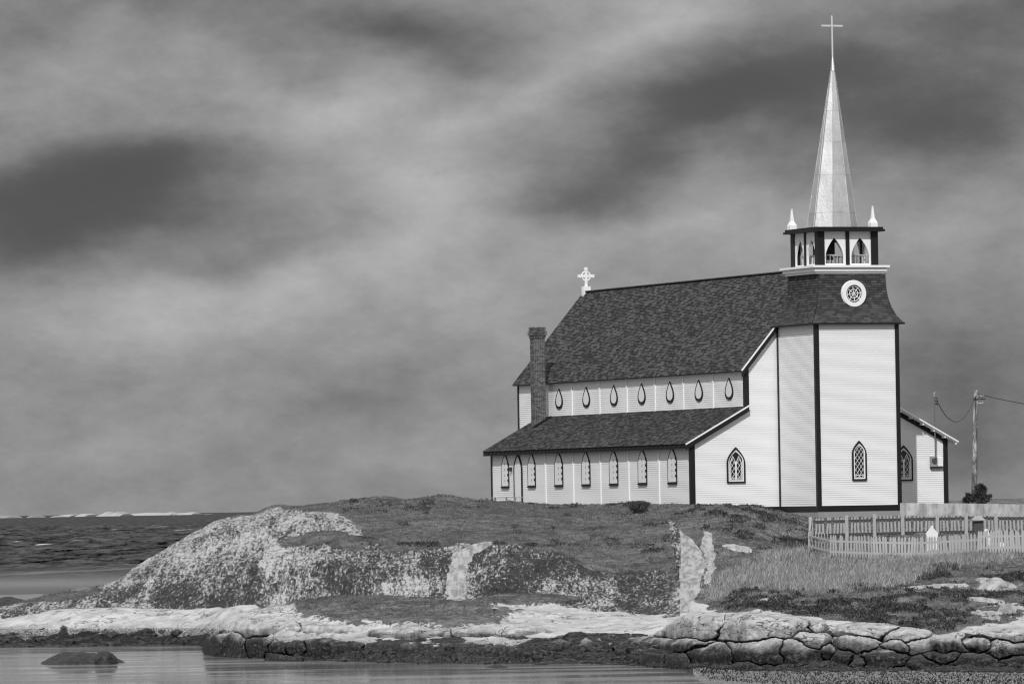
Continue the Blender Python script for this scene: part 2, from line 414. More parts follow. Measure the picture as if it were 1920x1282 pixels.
# surface masks, baked on the vertices
P3 = np.stack([XX, YY, ZZ], -1).reshape(-1, 3)
PX, PY = proj(P3); PX = PX.reshape(Dg.shape); PY = PY.reshape(Dg.shape)
ed = fbm(XG * .8, YY * .4, ZZ * 1.2 + 30, 4)
def ell(cx, cy, rx, ry, tl=0, e=.35):
    a = math.radians(tl); dx, dy = PX - cx, PY - cy
    ex = (dx * math.cos(a) - dy * math.sin(a)) / rx; ey = (dx * math.sin(a) + dy * math.cos(a)) / ry
    return 1 - sstep(np.sqrt(ex * ex + ey * ey) + ed * .35, 1 - e, 1 + e)
bx = [-400, 440, 500, 560, 640, 672, 690, 720, 760, 850, 920, 1000, 1060, 1100, 1150, 1220, 1250, 1290, 1310, 1340, 1400, 1480, 1540, 1600, 1700, 1760, 1800, 1850, 1920, 2300]
by = [900, 940, 953, 955, 962, 985, 1012, 1028, 1030, 1019, 1018, 1028, 1034, 1062, 1074, 1070, 1072, 1120, 1134, 1140, 1144, 1148, 1158, 1168, 1186, 1190, 1180, 1165, 1158, 1150]
gb = np.interp(PX, bx, by)
grass = 1 - sstep(PY + ed * 12, gb - 2, gb + 4)
grass = np.maximum(grass, (TT > 8.7) * (PX > 430) * 1.0)
grass = np.maximum(grass, ell(750, 1150, 215, 26, -2, .5)); grass = np.maximum(grass, ell(990, 1128, 90, 8)); grass = np.maximum(grass, ell(120, 1112, 80, 14, 8) * .9)
grass = np.maximum(grass, ell(590, 1010, 60, 12, 8)); grass = np.maximum(grass, ell(655, 1018, 40, 14))
def strip(ys, ls, rs):
    e_ = ed * 9 + 6 * fbm(XG * 3, YY * .5, ZZ * 3, 3)
    l_, r_ = np.interp(PY, ys, ls), np.interp(PY, ys, rs)
    return sstep(PX + e_, l_ - 5, l_ + 5) * (1 - sstep(PX + e_, r_ - 6, r_ + 5)) * (PY > ys[0]) * (PY < ys[-1])
pale_s = [strip([975, 990, 1010, 1030, 1060, 1080, 1100, 1130, 1148], [1253, 1257, 1260, 1262, 1265, 1268, 1270, 1271, 1266], [1264, 1275, 1297, 1313, 1320, 1318, 1312, 1302, 1298]),
          strip([996, 1005, 1030, 1060, 1085, 1096], [1322, 1317, 1315, 1321, 1321, 1323], [1332, 1337, 1341, 1339, 1334, 1331]),
          strip([1015, 1020, 1032, 1046, 1062, 1090, 1130], [906, 886, 858, 845, 840, 839, 838], [920, 922, 902, 884, 875, 872, 874]),
          ell(1385, 1030, 34, 7, -10) * .8, ell(1885, 1150, 62, 14, 0), ell(1760, 1102, 70, 5, 3) * .8, ell(1870, 1098, 45, 9, -12), ell(1435, 1128, 34, 3, 8), ell(1850, 1128, 60, 4, -6) * .8]
pale_s[3:] = [q * sstep(fbm(XG * 1.5, YY * .6, 0 * ZZ + 60, 4), -.35, .05) for q in pale_s[3:]]
pslab = np.max(pale_s, axis=0)
grass = grass * (1 - pslab)
ZZ = ZZ + (TT < 5.4) * sstep(TT, 3.4, 3.8) * sstep(grass, .35, .55) * (.20 + .12 * ed + .05 * n_mid) * (PX < 1300)
ZZ = ZZ + np.max(pale_s[3:], axis=0) * (.12 + .12 * n_mid)
lich = sstep(TT + ed * .25, 4.6, 4.95) * (1 - sstep(TT, 9.5, 10)) * (PX < 1275)
lich = lich * (1 - pale_s[2])
darkm = np.maximum.reduce([ell(450, 1110, 60, 45), ell(1000, 1050, 130, 30), ell(960, 1085, 60, 40), ell(1180, 1060, 120, 30), ell(690, 1080, 110, 30, 0, .6) * .6, ell(820, 1070, 30, 60), ell(1210, 1110, 50, 45), ell(300, 1115, 80, 20) * .7, ell(210, 1115, 60, 12) * .5])
bright = np.maximum.reduce([ell(430, 1000, 190, 45, 12) * .5, ell(600, 985, 90, 30) * .5, ell(520, 1080, 30, 60), ell(780, 1100, 70, 18), ell(560, 1060, 40, 50) * .6])
dk = .5 + .5 * np.clip(darkm - bright, -1, 1)
weed_shade = 1 - sstep(ZZ + ed * .5 + .16 * fbm(XG * 2.5, 0 * YY, 0 * ZZ, 3) - .25 * sstep(PX, 480, 600), .28, .72)
weed_shade = np.maximum(weed_shade, ell(1150, 1224, 270, 24) * .8)
weed_shade = np.maximum(weed_shade, sstep(PX, 1330, 1350) * sstep(PY + ed * 6, 1196, 1206))  # weed tone also painted here as the shade in the boulder gaps
weed_shade = np.maximum(weed_shade, strip([1186, 1194, 1198, 1204, 1212], [1060, 1040, 1010, 980, 960], [1200, 1240, 1250, 1150, 1040]) * .7)
weed_shade = np.maximum(weed_shade, ell(640, 1214, 170, 10, -3) * .6)
weed_shade = np.where((SG > 1290) & (TT < 2.25), 0, weed_shade)
ty0 = np.interp(PX, [1290, 1340, 1380, 1440, 1500, 1530, 1700, 1920, 2200], [1110, 1080, 1062, 1036, 1032, 1040, 1044, 1024, 1020])
ty1 = np.interp(PX, [1290, 1340, 1400, 1500, 1600, 1700, 1760, 1820, 1920, 2200], [1120, 1124, 1100, 1104, 1106, 1092, 1070, 1054, 1044, 1040])
tall = sstep(PY + ed * 14, ty0 - 6, ty0 + 8) * (1 - sstep(PY + ed * 14, ty1 - 8, ty1 + 8)) * sstep(PX + ed * 25, 1305, 1345)

def grid_mesh(name, X, Y, Z, mat, attrs=None, smooth=True):
    nr, nc = X.shape
    me = bpy.data.meshes.new(name); nv = nr * nc
    me.vertices.add(nv); me.vertices.foreach_set('co', np.stack([X, Y, Z], -1).astype(np.float32).ravel())
    idx = np.arange(nv).reshape(nr, nc)
    q = np.stack([idx[:-1, :-1], idx[:-1, 1:], idx[1:, 1:], idx[1:, :-1]], -1).reshape(-1, 4)
    me.loops.add(q.size); me.loops.foreach_set('vertex_index', q.ravel().astype(np.int32))
    me.polygons.add(len(q)); me.polygons.foreach_set('loop_start', np.arange(0, q.size, 4, dtype=np.int32))
    me.polygons.foreach_set('loop_total', np.full(len(q), 4, dtype=np.int32))
    me.polygons.foreach_set('use_smooth', np.full(len(q), smooth))
    me.update(calc_edges=True)
    for k, a in (attrs or {}).items():
        t = me.attributes.new(k, 'FLOAT', 'POINT'); t.data.foreach_set('value', a.astype(np.float32).ravel())
    me.materials.append(mat)
    o = bpy.data.objects.new(name, me); COL.objects.link(o); return o

def m_ground():
    m, g, b = newmat('shore_rock_and_turf'); p = g.pos()
    aG, aP, aL, aD, aW, aT = [g.attr(k) for k in ('grass', 'pale', 'lichen', 'darkness', 'weed', 'tall')]
    e = g.noise(p, 2.2, 5, .65)
    ef = g.noise(p, 9, 4, .6)
    # pale bare rock
    pr = g.noise(g.map(p, (1, .5, 2.5)), 1.3, 6, .6); pf = g.noise(p, 7, 5, .65)
    pale = g.mix(g.rng(pr, .34, .66), .36, .52); pale = g.math('MULTIPLY', pale, g.math('MULTIPLY_ADD', pf, .34, .83))
    pf2 = g.noise(p, 22, 5, .7); pale = g.math('MULTIPLY', pale, g.math('MULTIPLY_ADD', pf2, .5, .75))
    ln = g.math('ABSOLUTE', g.math('SUBTRACT', g.noise(g.map(p, (.25, .22, .8)), .8, 5, .6), .5)); crk = g.rng(ln, .0015, .008); pale = g.math('MULTIPLY', pale, g.math('MULTIPLY_ADD', crk, .7, .3))
    band = g.rng(g.noise(g.map(p, (.12, .6, 6)), 1.3, 7, .72), .60, .66); pale = g.mix(g.math('MULTIPLY', band, .7), pale, .10)
    soft = g.rng(g.noise(g.map(p, (.3, .5, 2)), .6, 3, .6), .5, .72); pale = g.mix(g.math('MULTIPLY', soft, .45), pale, .20)
    speck = g.rng(g.noise(p, 6, 6, .78), .64, .70); pale = g.mix(g.math('MULTIPLY', speck, .6), pale, .12)
    vs = g.noise(g.map(p, (2.2, .3, .25)), 1.6, 6, .7)
    pale = g.mix(g.math('MULTIPLY', aP, .9), pale, g.math('MULTIPLY', g.mix(g.rng(vs, .36, .62), .17, .40), g.math('MULTIPLY_ADD', pf2, .4, .8)))
    zz = g.sep(p)[2]
    stn = g.math('MULTIPLY', g.rng(g.math('ADD', zz, g.math('MULTIPLY_ADD', g.noise(g.map(p, (.5, .3, .8)), 1., 5, .65), 1.2, -.6)), .40, 1.0, 1, 0), .8)
    pale = g.mix(stn, pale, g.mix(g.rng(pf, .4, .6), .09, .24))
    # lichen: streaky black and white
    ls = g.math('ADD', g.math('MULTIPLY', g.noise(g.map(p, (1, .14, .66)), 8.5, 8, .84), .74), g.math('MULTIPLY', g.noise(g.map(p, (1, .10, .16)), 4.2, 6, .78), .26)); lb = g.noise(g.map(p, (1, .14, .30)), .8, 5, .65)
    thr = g.math('ADD', g.math('MULTIPLY_ADD', aD, .085, .462), g.math('MULTIPLY_ADD', lb, .26, -.13))
    lf = g.rng(ls, g.math('SUBTRACT', thr, .03), g.math('ADD', thr, .055))
    lic = g.mix(lf, .035, g.math('MULTIPLY_ADD', pf, .40, .28))
    lic = g.mix(g.math('MULTIPLY', g.rng(g.noise(p, 1.7, 4), .5, .7), .35), lic, .16)
    # turf
    gn = g.noise(g.map(p, (1, .55, 1.2)), 3.2, 7, .7); gl = g.noise(p, .5, 4, .6)
    tf = g.mix(g.rng(gn, .32, .68), .055, .175); tf = g.math('MULTIPLY', tf, g.math('MULTIPLY_ADD', g.rng(gl, .3, .7), .75, .62)); tf = g.mix(g.math('MULTIPLY', g.rng(g.noise(g.map(p, (.4, .12, 1)), 1.4, 6, .7), .52, .66), .55), tf, .19)
    tf = g.mix(g.math('MULTIPLY', g.rng(g.noise(p, 6, 5, .7), .62, .70), .6), tf, .26)
    tf = g.mix(g.math('MULTIPLY', aT, .5), tf, g.math('MULTIPLY_ADD', gn, .2, .06))
    # weed, and the shade tone in the boulder gaps
    wn_ = g.noise(g.map(p, (1, .6, .3)), 5, 6, .7)
    wd = g.mix(g.rng(wn_, .45, .75), .012, .10)
    es = g.noise(g.map(p, (1, .12, .22)), 3.2, 6, .75)
    mL = g.rng(g.math('ADD', aL, g.math('MULTIPLY_ADD', es, 1.3, -.65)), .40, .60)
    mG = g.rng(g.math('ADD', aG, g.math('MULTIPLY_ADD', e, .8, -.4)), .42, .60)
    mW = g.rng(g.math('ADD', aW, g.math('MULTIPLY_ADD', g.noise(g.map(p, (1, .2, .25)), 3.5, 5, .7), 1.4, -.7)), .40, .62)
    c = g.mix(mL, pale, lic); c = g.mix(mG, c, tf); c = g.mix(mW, c, wd)
    # dark edge where turf ends over rock
    edge = g.math('MULTIPLY', g.math('MULTIPLY', mG, g.math('SUBTRACT', 1., mG)), 3.2, clamp=True)
    c = g.mix(g.math('MULTIPLY', edge, .8), c, .03)
    h = g.math('ADD', g.math('MULTIPLY', ls, mL), g.math('ADD', g.math('MULTIPLY', gn, g.math('MAXIMUM', mG, mW)), g.math('MULTIPLY_ADD', pf, .22, g.math('MULTIPLY', pf2, .10))))
    nrm = g.bump(h, .75, .16)
    surf(g, b, c, g.mix(mW, .92, .55), .15, 0, nrm); return m
M['ground'] = m_ground()
gnd = grid_mesh('ground', XX, YY, ZZ, M['ground'], {'grass': grass, 'pale': pslab, 'lichen': lich, 'darkness': dk, 'weed': weed_shade, 'tall': tall})
gnd['kind'] = 'structure'

# ------------------------------------------------------------------ water
def m_calm():
    m, g, b = newmat('calm_cove_water'); p = g.pos()
    a = g.noise(g.map(p, (.35, 1.6, 1)), 1.0, 4, .55); c = g.noise(g.map(p, (.10, .45, 1)), 1.0, 3, .5)
    patch = g.rng(g.noise(g.map(p, (.05, .28, 1)), 1., 4, .6), .42, .62)
    f = g.noise(g.map(p, (2, 8, 1)), 1.0, 4, .65)
    h = g.math('ADD', g.math('MULTIPLY', a, .6), g.math('ADD', g.math('MULTIPLY', c, 1.2), g.math('MULTIPLY', g.math('MULTIPLY', f, patch), .9)))
    surf(g, b, g.mix(patch, .18, .21), g.mix(patch, .06, .16), .5, 0, g.bump(h, .06, .10)); b.inputs['IOR'].default_value = 1.33
    return m
def m_sea():
    m, g, b = newmat('dark_open_sea'); p = g.pos()
    f = g.noise(g.map(p, (.7, .4, 1)), 1.3, 6, .7)
    y = g.sep(p)[1]
    foam = g.attr('foam')
    st = g.noise(g.map(p, (.16, .020, 1)), 1., 7, .75); st2 = g.noise(g.map(p, (.5, .07, 1)), 1., 5, .7)  # streaks in the colour stand in for the shading of wind ripples
    v = g.math('MULTIPLY', g.rng(st, .40, .66), g.rng(st2, .3, .7)); k = g.rng(y, 480, 760)
    c = g.mix(foam, g.math('MULTIPLY_ADD', g.mix(k, g.math('MULTIPLY_ADD', st, .9, .1), v), .08, .002), .75)
    surf(g, b, c, g.mix(foam, .30, .8), g.mix(k, .22, g.math('MULTIPLY_ADD', v, .22, .0)), 0, g.bump(f, .8, .5)); b.inputs['IOR'].default_value = 1.33
    return m
M['calm'] = m_calm(); M['sea'] = m_sea()
cs = np.linspace(-1500, 3400, 30); cd = np.concatenate([np.linspace(120, 470, 40), [480]])
Dw, Sw = np.meshgrid(cd, cs, indexing='ij')
cw = grid_mesh('cove_water', (Sw - 960) / FPX * Dw, Dw, 0 * Dw, M['calm']); cw['kind'] = 'structure'
sd = np.concatenate([np.geomspace(470, 3200, 760), np.geomspace(3300, 60000, 30)])
s_ = np.linspace(-1100, 3000, 380)
Dw, Sw = np.meshgrid(sd, s_, indexing='ij'); Xw = (Sw - 960) / FPX * Dw
amp = sstep(Dw, 560, 800) * (1 - sstep(Dw, 2500, 6000)) * .42 + .03
Zw = amp * (fbm(Xw * .12, Dw * .07, 0 * Dw, 3) * 1.1 + ridge(Xw * .38, Dw * .16, 0 * Dw + 2, 3) * .55 + .35 * fbm(Xw * 1.1, Dw * .5, 0 * Dw + 8, 3)) - .02
foam = sstep(fbm(Xw * .10 + 9, Dw * .018, 0 * Dw, 3), .52, .60) * sstep(Zw, .20, .30) * (Dw > 700) * .8
def fo(px, py, rx, ry):
    D = CAMZ * FPX / (py - (966 - .0163 * px)); return np.exp(-(((Sw - px) / rx) ** 2 + ((Dw - D) / (ry)) ** 2) * 1.5)
foam = np.maximum(foam, np.clip(fo(140, 1013, 9, 14) * 1.5 + fo(176, 1011, 12, 12) * 1.6 + fo(60, 1018, 3, 10) + fo(75, 952 + 60, 2, 6), 0, 1))
foam = np.maximum(foam, (.12 + .14 * (fbm(Sw * .02, 0 * Sw, 0 * Sw, 3) + .5)) * np.exp(-((Dw - 655 - (Sw - 100) * .12) / 6) ** 2) * (Sw < 700))
foam = np.maximum(foam, .16 * np.exp(-((Dw - 555) / 45) ** 2))
seao = grid_mesh('sea', Xw, Dw, Zw, M['sea'], {'foam': foam}); seao['kind'] = 'structure'

# surf breaking on the skerries near the horizon
M['foam'] = paint('white_surf', .42, .95, .05, 2, .1)
def m_spray():
    m, g, b = newmat('surf_spray'); surf(g, b, .85, 1, 0); b.inputs['Alpha'].default_value = .35
    t = g.attr('tone'); g.put(b.inputs['Alpha'], g.math('MULTIPLY', g.rng(g.noise(g.obj(), .22, 5, .6), .35, .7), .45)); return m
for i, (px0, px1, hpx, D, nm, lab) in enumerate([
        (-250, 112, 5.5, 15000, 'breaking_wave', 'long low white breaker at the far left of the horizon'),
        (188, 234, 8.5, 15500, 'breaking_wave', 'tall white burst of surf on the horizon right of the long breaker'),
        (112, 196, 3.0, 16000, 'breaking_wave', 'thin white line of surf between the long breaker and the tall burst'),
        (234, 390, 3.6, 16500, 'breaking_wave', 'faint broken line of surf ending near the rock dome')]):
    n = 700; s2 = np.linspace(px0, px1, n); r2 = np.linspace(-1, 1, 9)
    R2, S2 = np.meshgrid(r2, s2, indexing='ij')
    prof = np.clip(fbm(S2 * .07 + i * 7, 0 * S2, 0 * S2, 6, .62) * 1.7 + .34, .03, 1) * np.clip(np.sin(np.pi * (S2 - px0) / (px1 - px0)), 0, 1) ** .6
    hh = (CAMZ + (hpx * .75 * prof - 1.0) / FPX * D) * (1 - np.abs(R2) ** 3) * sstep(prof, .04, .12)
    gm = grid_mesh(nm, (S2 - 960) / FPX * D, D + R2 * 300 * (1 + 0 * S2), hh - .5, M['foam'])
    tag(gm, lab, 'wave', 'surf breaking on the horizon')

# far low headland behind the graveyard
hs = np.linspace(1650, 2500, 160); hr = np.linspace(-1, 1, 9); HR, HS = np.meshgrid(hr, hs, indexing='ij')
HD = 620
hz = (6.0 + (966 - .0163 * HS - np.interp(HS, [1650, 1780, 1850, 1920, 2500], [943, 941, 938.5, 936, 930])) * 0 + (4.0 / FPX * HD) * (np.interp(HS, [1650, 1760, 1900, 2500], [-1, -.3, .2, .4])) + .12 * fbm(HS * .05, 0 * HS, 0 * HS, 4))
hz = hz * (1 - np.abs(HR) ** 4) + HR * 0 - .5 * np.abs(HR)
ho = grid_mesh('headland', (HS - 960) / FPX * (HD + HR * 60), HD + HR * 60, hz, M['ground'], {'grass': np.ones_like(hz), 'pale': 0 * hz, 'lichen': 0 * hz, 'darkness': 0 * hz, 'weed': 0 * hz, 'tall': 0 * hz}); ho['kind'] = 'structure'

# ------------------------------------------------------------------ CHURCH (local frame: x along the front, y back along the nave)
church = tag(empty('church', tuple(O), th), 'white clapboard church with black trim, dark shingled roofs and a metal spire', 'church')
EX, EY, EZ = np.array([1., 0, 0]), np.array([0, 1., 0]), np.array([0, 0, 1.])
UL, UR, CL, CR_, CM = -4.93, 9.49, -1.85, 6.41, 2.28
VF, VA, VN = 4.8, 32.7, 36.3
ZE, ZJ, ZC, ZRDG = 3.36, 5.05, 7.12, 12.02
PITCHB = .108
def siding(mb, span, z0, z1, o, ex, n, lip=.026):
    z = z0
    while z < z1 - .02:
        zt = min(z + PITCHB, z1)
        for (a, b) in span((z + zt) / 2):
            if b - a < .05: continue
            tn = random.random()
            A = o + ex * a; B = o + ex * b
            mb.face([A + EZ * z + n * lip, B + EZ * z + n * lip, B + EZ * (zt + .004) + n * .004, A + EZ * (zt + .004) + n * .004], tn)
            mb.face([A + EZ * z, B + EZ * z, B + EZ * z + n * lip, A + EZ * z + n * lip], tn)
        z += PITCHB
def wall(name, mbsolid, sid):
    wo = mbsolid.build(name, M['siding'], church)
    s_ = sid.build('clapboards', M['siding'], wo, kind='stuff'); return wo
# tower
tw = MB().box(.0, 4.56, .0, 4.79, -.02, 9.28)
sd_ = MB()
siding(sd_, lambda z: [(0.02, 4.54)], 0, 9.25, np.array([0, 0, 0.]), EX, -EY)
siding(sd_, lambda z: [(0.02, 4.78)], 0, 9.25, np.array([0, 0, 0.]), EY, -EX)
siding(sd_, lambda z: [(0.02, 4.78)], 0, 9.25, np.array([4.56, 0, 0.]), EY, EX)
wall('tower_wall', tw, sd_)
# facade of nave and aisles (solid body follows the section)
def topz(u):
    d = abs(u - CM); return ZRDG - (d) * 1.187 if d <= (CM - CL) + .001 else ZJ - (d - (CM - CL)) * (ZJ - ZE) / (CL - UL)
nave = MB().prism([(CL, -.02), (CR_, -.02), (CR_, ZC), (CM, ZRDG - .02), (CL, ZC)], (0, VF, 0), EX, EZ, EY, VN - VF)
sd_ = MB()
def span_f(z):
    out = []
    hw_l = CL if z > ZJ else (UL if z < ZE else UL + (z - ZE) * (CL - UL) / (ZJ - ZE))
    if z > ZC: hw_l = CM - (ZRDG - z) / 1.187
    if z > ZJ and z <= ZC: hw_l = CL
    a = hw_l; b = 2 * CM - hw_l
    return [(a, 0.0), (4.56, b)] if z < 9.2 and a < 0 else ([(4.56, b)] if z < 9.2 else [(a, b)])
siding(sd_, span_f, 0, 9.2, np.array([0, VF, 0.]), EX, -EY)
wall('nave_wall', nave, sd_)
sd_ = MB(); siding(sd_, lambda z: [(VF, VN)], 4.3, ZC, np.array([CL, 0, 0.]), EY, -EX)
cw_ = MB().box(CL - .004, CL + .02, VF + .01, VN - .01, 3, ZC - .01)
wall('clerestory_wall', cw_, sd_)
for sgn in (0, 1):
    a0, a1 = (UL, CL) if sgn == 0 else (CR_, UR)
    poly = [(UL, -.02), (CL, -.02), (CL, ZJ), (UL, ZE)] if sgn == 0 else [(CR_, -.02), (UR, -.02), (UR, ZE), (CR_, ZJ)]
    sd_ = MB()
    if sgn == 0: siding(sd_, lambda z: [(VF, VA)], 0, ZE, np.array([UL, 0, 0.]), EY, -EX)
    else: siding(sd_, lambda z: [(VF, VA)], 0, ZE, np.array([UR, 0, 0.]), EY, EX)
    wall('aisle_wall', MB().prism(poly, (0, VF + .002, 0), EX, EZ, EY, VA - VF), sd_)
# foundation
MB().box(-.03, 4.59, -.03, 4.7, -.9, -.28).build('foundation', M['concrete'], church)
MB().box(UL - .02, UR + .02, VF + .05, VA, -.9, -.03).build('foundation', M['concrete'], church)
# skirt and corner boards
def trim(x0, x1, y0, y1, z0, z1, nm='corner_board'):
    return MB().box(x0, x1, y0, y1, z0, z1).build(nm, M['dark'], church)
trim(-.06, 4.62, -.06, -.003, -.28, 0, 'skirt_board'); trim(-.06, -.003, -.003, VF - .003, -.28, 0, 'skirt_board')
trim(4.563, 4.62, -.003, VF - .003, -.28, 0, 'skirt_board')
trim(UL - .05, -.063, VF - .06, VF - .003, -.28, 0, 'skirt_board'); trim(4.623, UR + .05, VF - .06, VF - .003, -.28, 0, 'skirt_board')
W1 = .15
trim(-.065, W1, -.065, -.001, .001, 9.2); trim(-.065, -.001, 0, W1, .001, 9.2)
trim(4.56 - W1, 4.625, -.065, -.001, .001, 9.2); trim(4.561, 4.625, 0, W1, .001, 9.2)
trim(-.06, -.001, VF - .19, VF - .036, .001, 9.2)
trim(UL - .06, UL + .19, VF - .062, VF - .001, .001, ZE - .02); trim(UL - .06, UL - .001, VF, VF + .16, .001, ZE - .02)
trim(UR - .19, UR + .06, VF - .062, VF - .001, .001, ZE - .02)
trim(UL - .06, UL - .001, VA - .14, VA + .04, -.3, ZE - .02)
trim(CL - .06, CL - .001, VF + .0, VF + .14, ZJ + .05, ZC - .02); trim(CL - .06, CL + .19, VF - .062, VF - .001, ZJ + .1, ZC + .1)
trim(CL - .06, CL - .001, VN - .14, VN + .04, 4.4, ZC - .02)
# vertical battens on the side walls
for v_ in (24.7, 20.72, 16.91, 13.03, 8.95):
    MB().box(UL - .065, UL - .001, v_ - .07, v_ + .07, .0, ZE - .03).build('batten', M['white'], church)
for v_ in (28.3, 24.32, 20.49, 16.6, 12.79, 8.86):
    MB().box(CL - .065, CL - .001, v_ - .07, v_ + .07, ZJ + .02, ZC - .03).build('batten', M['white'], church)
# pale corner boards beside the chimney (white pilaster)
MB().box(CL - .10, CL - .002, 32.3, 32.85, ZJ - .3, ZC - .02).build('pilaster', M['white'], church)

# roofs
def shingles(mb, o, ex, ey, n, span, length, expo=.118, tw_=.30):
    t = 0; r = 0
    while t < length:
        t1 = min(t + expo, length); a, b = span(t); off = random.random() * tw_; x = a - off
        while x < b:
            x1 = x + tw_ * random.uniform(.75, 1.3); A, B = max(x, a), min(x1, b)
            if B - A > .02:
                tn = random.random() ** 1.6
                l0 = .020 + random.random() * .008
                p = [o + ex * A + ey * t + n * l0, o + ex * B + ey * t + n * l0, o + ex * B + ey * (t1 + .02) + n * .003, o + ex * A + ey * (t1 + .02) + n * .003]
                mb.face(p, tn)
                mb.face([o + ex * A + ey * t, o + ex * B + ey * t, p[1], p[0]], tn * .2)  # butt edge coloured darker as the shadow line of the row
            x = x1
        t += expo; r += 1
def roof_plane(name, e0, e1, r0, r1, thick=.09, mat='dark', sh=True):
    """eave from e0 to e1, ridge from r0 to r1 (same order)"""
    e0, e1, r0, r1 = map(lambda q: np.array(q, float), (e0, e1, r0, r1))
    ex = (e1 - e0); L = np.linalg.norm(ex); ex /= L
    up = (r0 - e0) - ex * ((r0 - e0) @ ex); H = np.linalg.norm(up); up /= H
    n = np.cross(ex, up)
    if n[2] < 0: n = -n
    b = MB(); p = [e0, e1, r1, r0]
    b.hexa([q - n * thick for q in p] + p)
    o = b.build(name, M[mat], church)
    if sh:
        s0 = (r0 - e0) @ ex; s1 = L - (r1 - e0) @ ex
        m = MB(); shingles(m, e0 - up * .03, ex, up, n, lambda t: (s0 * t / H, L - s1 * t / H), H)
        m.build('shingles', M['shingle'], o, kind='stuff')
    return o, n
OVF, OVN = VF - .20, VN + .25
# nave roof: wall plane slope 1.187, raised a little, eave overhang .43
dz = .10
def nz(u): return ZRDG + dz + .07 - abs(u - CM) * 1.187
ue = CL - .27
roof_plane('nave_roof', (ue, OVN, nz(ue) + .03), (ue, OVF, nz(ue) + .03), (CM, OVN, nz(CM)), (CM, OVF, nz(CM)))
ur = CR_ + .27
roof_plane('nave_roof', (ur, OVF, nz(ur) + .06), (ur, OVN, nz(ur) + .06), (CM + .001, OVF, nz(CM) - .002), (CM + .001, OVN, nz(CM) - .002))
MB().beam((CM, OVF, nz(CM) + .03), (CM, OVN, nz(CM) + .03), .26, .05).build('ridge_cap', M['shingle'], church)
# aisle roofs
sa = .542
def az_(d): return ZE + .11 + d * sa     # d = distance in from the aisle wall
OVA = VF - .20; OVR = VF - .50
roof_plane('aisle_roof', (UL - .37, VA + .4, az_(-.37) + .01), (UL - .37, OVA, az_(-.37) + .01), (CL, VA + .4, az_(CL - UL) + .02), (CL, OVA, az_(CL - UL) + .02))
roof_plane('aisle_roof', (UR + .45, OVR, az_(-.45) + .0), (UR + .45, VA + .4, az_(-.45) + .0), (CR_, OVR, az_(CL - UL)), (CR_, VA + .4, az_(CL - UL)), mat='white')
# rake boards: thin white edge on the overhang, broad black frieze on the wall under it
def rake(p0, p1, hgt=.055, dark=.26):
    p0, p1 = Vector(p0), Vector(p1)
    MB().beam(p0 + Vector((0, -.025, .0)), p1 + Vector((0, -.025, .0)), .05, hgt).build('rake_board', M['white'], church)
    if dark:
        o_ = Vector((0, .0, -hgt / 2 - dark / 2 - .02))
        MB().prism([(p0.x, p0.z - hgt * .6), (p1.x, p1.z - hgt * .6), (p1.x, p1.z - hgt * .6 - dark), (p0.x, p0.z - hgt * .6 - dark)], (0, p0.y - .03, 0), EX, EZ, EY, .035).build('fascia', M['dark'], church)
rake((ue, OVF, nz(ue) + .01), (-.02, OVF, nz(-.02) - .02), .07, .30)
rake((UL - .38, OVA, az_(-.38) - .02), (CL + .12, OVA, az_(CL - UL + .12) - .02), .07, .25)
rake((UR + .47, OVR, az_(-.45) - .03), (4.7, OVR, az_(UR - 4.7) - .03), .07, 0)
def frieze(u0, z0, u1, z1, h):
    MB().prism([(u0, z0), (u1, z1), (u1, z1 - h), (u0, z0 - h)], (0, VF - .075, 0), EX, EZ, EY, .072).build('frieze_board', M['dark'], church)
frieze(UR + .06, az_(0) - .10, 4.64, az_(UR - 4.64) - .10, .27)
for v_ in (ZE,):
    pass
# lookouts under the right-hand rake, fascias and scalloped rafter tails under the left eave
for k in range(6):
    u_ = 6.75 + k * .62
    MB().beam((u_, VF - .47, az_(UR - u_) - .14), (u_, VF - .06, az_(UR - u_) - .14), .07, .12).build('lookout', M['white'], church)
trim(UL - .05, UL - .001, VF + .17, VA - .15, ZE - .09, ZE + .04, 'frieze_board')
trim(CL - .05, CL - .001, VF + .15, VN - .15, ZC - .05, ZC + .03, 'frieze_board')
ZT = az_(-.37) - .08
MB().box(UL - .35, UL - .30, OVA + .01, VA + .38, ZT - .17, ZT + .02).build('fascia', M['dark'], church)
tail = None
for k in range(47):
    v_ = OVA + .18 + k * .60
    if tail is None:
        tail = MB().prism([(0, .02), (-.05, .02), (-.05, .06), (0, .09)], (0, -.16, 0), EX, EZ, EY, .32).build('rafter_tail', M['dark'], church)
        tail.location = (UL - .35, v_, ZT - .08)
    else: inst(tail, 'rafter_tail', (UL - .35, v_, ZT - .08), parent=church)

# tower bell-cast roof
prof = [(2.56, 9.26), (2.44, 9.38), (2.30, 9.58), (2.17, 9.85), (2.06, 10.15), (1.97, 10.5), (1.91, 10.9), (1.88, 11.35), (1.87, 11.8)]
pz = np.array([p[1] for p in prof]); ph = np.array([p[0] for p in prof])
core = MB(); CMV = 2.33
for k in range(len(prof) - 1):
    (h0, z0), (h1, z1) = prof[k], prof[k + 1]; h0 -= .02; h1 -= .02
    core.hexa([(CM - h0, CMV - h0, z0), (CM + h0, CMV - h0, z0), (CM + h0, CMV + h0, z0), (CM - h0, CMV + h0, z0), (CM - h1, CMV - h1, z1), (CM + h1, CMV - h1, z1), (CM + h1, CMV + h1, z1), (CM - h1, CMV + h1, z1)])
tr = core.build('tower_roof', M['shingle'], church)
sh = MB()
al = np.concatenate([[0], np.cumsum(np.hypot(np.diff(pz), np.diff(ph)))])
nrow = int(al[-1] / .118); rows_ = np.linspace(0, al[-1], nrow + 1)
